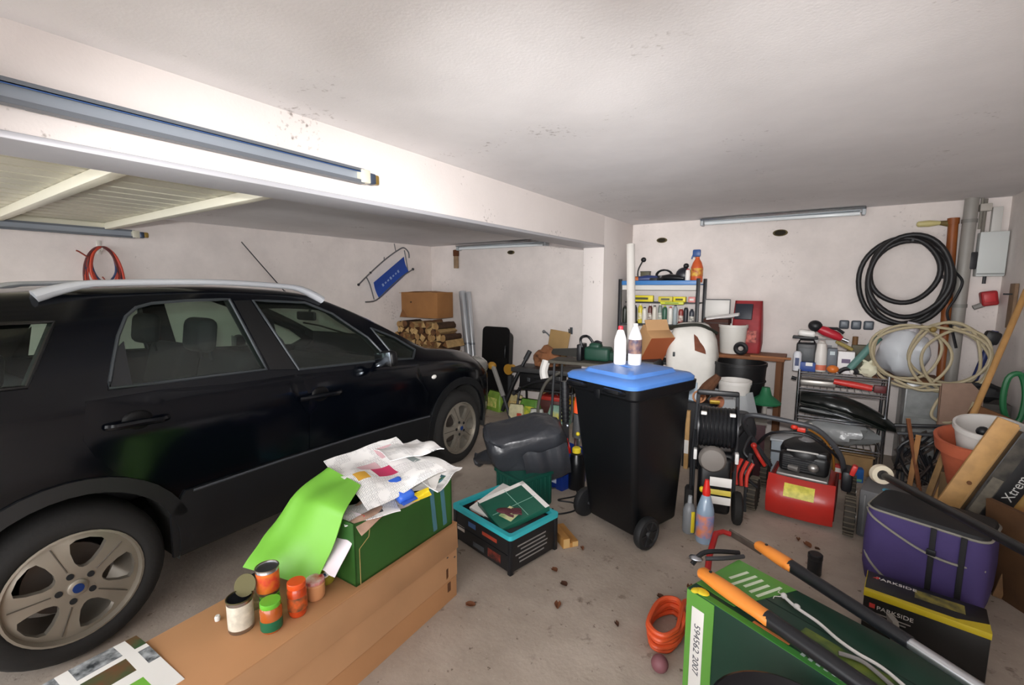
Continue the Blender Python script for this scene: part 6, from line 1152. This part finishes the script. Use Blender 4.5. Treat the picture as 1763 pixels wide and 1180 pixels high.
t = thing('dark_cushion', 'dark grey folded bag behind the pole near the right wall', 'bag', (1.06, 4.72, .80)); part('bag', B().ball((0, 0, 0), (.14, .10, .07), 16, None, .35, 6.), M('#1b1b1d', .7), t); part('strap', B().tube([(-.1, -.06, .02), (0, -.10, .06), (.1, -.06, .02)], .012, 6, smooth=3), BLK, t)
bx('grey_stand', 'plain grey cabinet at the right wall under the dark folded bag', 'cabinet', (1.10, 4.80, 0), (.24, .26, .72), M('#4a4642', .7), 0, extra=[('door', (0, -.132, .36), (.21, .004, .64), M('#56514c', .7))])
bx('tan_box', 'tan cardboard box under the terracotta pot', 'box', (.905, 3.70, 0), (.33, .34, .40), M('#8f7550', .85, var=.15), R(4), extra=[('tape_strip', (0, 0, .4005), (.05, .34, .001), M('#a08a60', .4))])
tp = thing('terracotta_pot', 'terracotta flower pot holding a white pot on the right hand pile', 'pot', (.845, 3.66, .405), 0, rot=(R(10), R(-4), 0)); part('pot', B().lathe([(.12, 0), (.165, .24), (.185, .24), (.192, .31), (.175, .312), (.165, .30), (.15, .22), (.11, .02), (0, .02)], 30), TERRA, tp)
t = bucket('white_pot', 'white plastic pot standing in the terracotta pot', 'pot', (.875, 3.655, .50), .105, .15, .30, M('#c9c5c0', .5), None, rot=(R(12), R(-2), 0)); part('drip_mark', B().box((.0, -.13, .15), (.004, .01, .1)), M('#a8a39c', .6), t)
t = thing('black_nozzles', 'black and green hose nozzles standing inside the white pot', 'nozzle', (.86, 3.60, .70)); part('nozzle', B().tube([(-.02, -.04, -.12), (-.03, -.03, .05)], .024, 10).ball((-.03, -.03, .06), .03, 10), BLK, t); part('trigger', B().tube([(.0, -.06, -.02), (.04, -.05, .03), (.06, -.03, .10)], .016, 8, smooth=3), M('#1f3a26', .5), t)
pl = thing('pine_plank', 'pale pine plank leaning slantwise in front of the pots', 'plank', (0, 0, 0))
P0, P1 = V((.565, 3.43, .02)), V((.885, 3.41, .87)); d_ = (P1 - P0); ang = math.atan2(d_.x, d_.z); L_ = d_.length
part('board', B().box(((P0 + P1) / 2), (.088, .022, L_), (R(0), ang, R(0)), .002), M('#c0945c', .65, var=.22, vs=16), pl); part('knot', B().cyl((.765, 3.402, .50), (.765, 3.41, .50), .011, n=10), M('#6b4524', .8), pl); part('edge_strip', B().box((P0 + P1) / 2 + V((.044, .004, -.017)), (.012, .03, L_ * .98), (0, ang, 0), .001), M('#b58d5a', .7), pl)
bk2 = thing('black_book', 'large black boxed book with white lettering leaning beside the pine plank', 'book', (.872, 3.36, .50), 0, rot=(0, ang, 0))
part('box', B().box((0, 0, 0), (.15, .05, .66), None, .004), M('#141416', .45), bk2); part('cover_picture', B().box((-.042, -.0255, -.01), (.058, .002, .62)), M('#4c473e', .6, second='#1f1d1b', vs=14), bk2); part('picture_patch', B().box((-.04, -.027, -.05), (.045, .001, .22)), M('#6e675a', .6, var=.3, vs=30), bk2)
lettering('mariage Xtrem', .060, M('#c9c7c4', .5), bk2, (.036, -.0262, -.05), (R(90), R(-90), 0), sx=.95)
for k, (x0, y0, x1, y1, z1, m_, w_, lb) in enumerate(((.70, 3.98, .60, 4.25, .62, M('#7d4a2a', .8, var=.3), .024, 'orange brown wooden stick leaning left of the terracotta pot'), (.66, 3.90, .80, 4.10, .55, M('#97764a', .7, var=.25), .035, 'pale wooden slat leaning left of the terracotta pot'), (.60, 4.0, .66, 4.20, .52, M('#a0703e', .7, var=.25), .03, 'short tan slat behind the dark grey crate'), (.74, 3.86, .79, 3.98, .60, M('#6b3a22', .8, var=.3), .02, 'dark reddish stick beside the tan box'))):
    t = thing('wooden_stick', lb, 'wood', (0, 0, 0)); d = V((x1 - x0, y1 - y0, z1)); part('slat', B().box(V((x0, y0, .0)) + d / 2 + V((0, 0, .01)), (w_, .014, d.length), d.to_track_quat('Z', 'Y').to_euler(), .002), m_, t); part('end_face', B().box(V((x0, y0, .01)) + d * .999, (w_ * .95, .013, .004), d.to_track_quat('Z', 'Y').to_euler()), M('#b08a5a', .8), t)
t = thing('cable_tangle', 'tangle of black cables beside the clear drawer box', 'cable', (0, 0, 0))
for k in range(7):
    pts = [(.68 + rnd.uniform(-.12, .12), 4.34 + rnd.uniform(-.06, .06), .12 + .42 * rnd.random()) for q in range(7)]
    part('cable_loop', B().tube(pts, .009, 6, True, 5), BLK if k % 3 else M('#39302c', .6), t)
part('bracket', B().box((.70, 4.30, .58), (.34, .03, .022), (0, R(-8), 0), .004), BLK, t); part('bracket', B().box((.68, 4.28, .52), (.26, .03, .018), (0, R(-6), 0), .004), DGREY, t); part('stand_tube', B().cyl((.62, 4.36, .0), (.62, 4.36, .55), .012), DGREY, t)
t = thing('red_yellow_bag', 'red and yellow garden bag behind the black book at the right edge', 'bag', (1.0, 3.42, 0), R(-20)); rs = [[V((x, y, z)) for x, y in rrect(w_, d_, .04, 3)] for z, w_, d_ in ((0, .26, .16), (.2, .28, .18), (.45, .26, .14), (.56, .24, .03))]; part('bag', B().rings(rs), M('#b8902c', .5, second='#8c2c24', vs=5), t); part('print', B().box((0, -.092, .25), (.16, .004, .12)), M('#a03028', .5), t)
t = thing('brown_carton', 'dark brown cardboard sheet standing at the right edge behind the purple bag', 'carton', (.955, 3.02, 0), R(-58)); part('sheet', B().box((0, 0, .25), (.5, .03, .50), (R(6), 0, 0), .003), M('#5c3d20', .85, var=.3, vs=6), t); part('fold', B().box((0, -.02, .36), (.49, .004, .01), (R(6), 0, 0)), M('#3f2a16', .9), t)
t = thing('wooden_stick', 'thin brown slat leaning at the right edge before the red and yellow bag', 'wood', (0, 0, 0)); part('slat', B().box((.93, 3.16, .40), (.035, .014, .80), (0, R(10), 0), .002), M('#7c5a3a', .8, var=.25), t); part('end_face', B().box((1.0, 3.16, .795), (.033, .013, .004), (0, R(10), 0)), M('#94714c', .8), t)
# dry leaves on the floor
for lb, spots in (('dry brown leaf on the floor beside the orange hose coil', ((-.36, 2.32), (-.56, 2.20), (-.45, 2.36), (-.68, 1.90))), ('curled dry leaf on the floor between lawnmower and black film can', ((.05, 3.18), (.10, 3.16), (.0, 3.22))),
                  ('dry leaf on the bare floor in front of the turquoise rimmed crate', ((-1.12, 2.10), (-1.02, 2.02), (-.97, 1.86))), ('dry leaf at the foot of the long brown carton', ((-1.33, 1.62),)), ('dry leaf on the floor under the car sill', ((-2.30, 1.35), (-2.22, 1.20), (-2.1, 1.42), (-2.12, 1.05))), ('dry leaf beside the wood offcut', ((-1.08, 2.38),))):
    for k, (x, y) in enumerate(spots):
        a0 = rnd.uniform(0, 6.28); s_ = rnd.uniform(.010, .022)
        one('dry_leaf', lb, 'leaf', B().sheet(4, 4, lambda u, v_: ((u - .5) * 2 * s_ * sin(.3 + 2.5 * v_), (v_ - .5) * 2.4 * s_, .004 + .010 * (abs(u - .5) * 2) ** 2 + .006 * v_), .001), M('#4a2c1a', .85) if k % 2 else M('#6b4026', .85), (x, y, .0), a0, 'dry leaves on the floor')
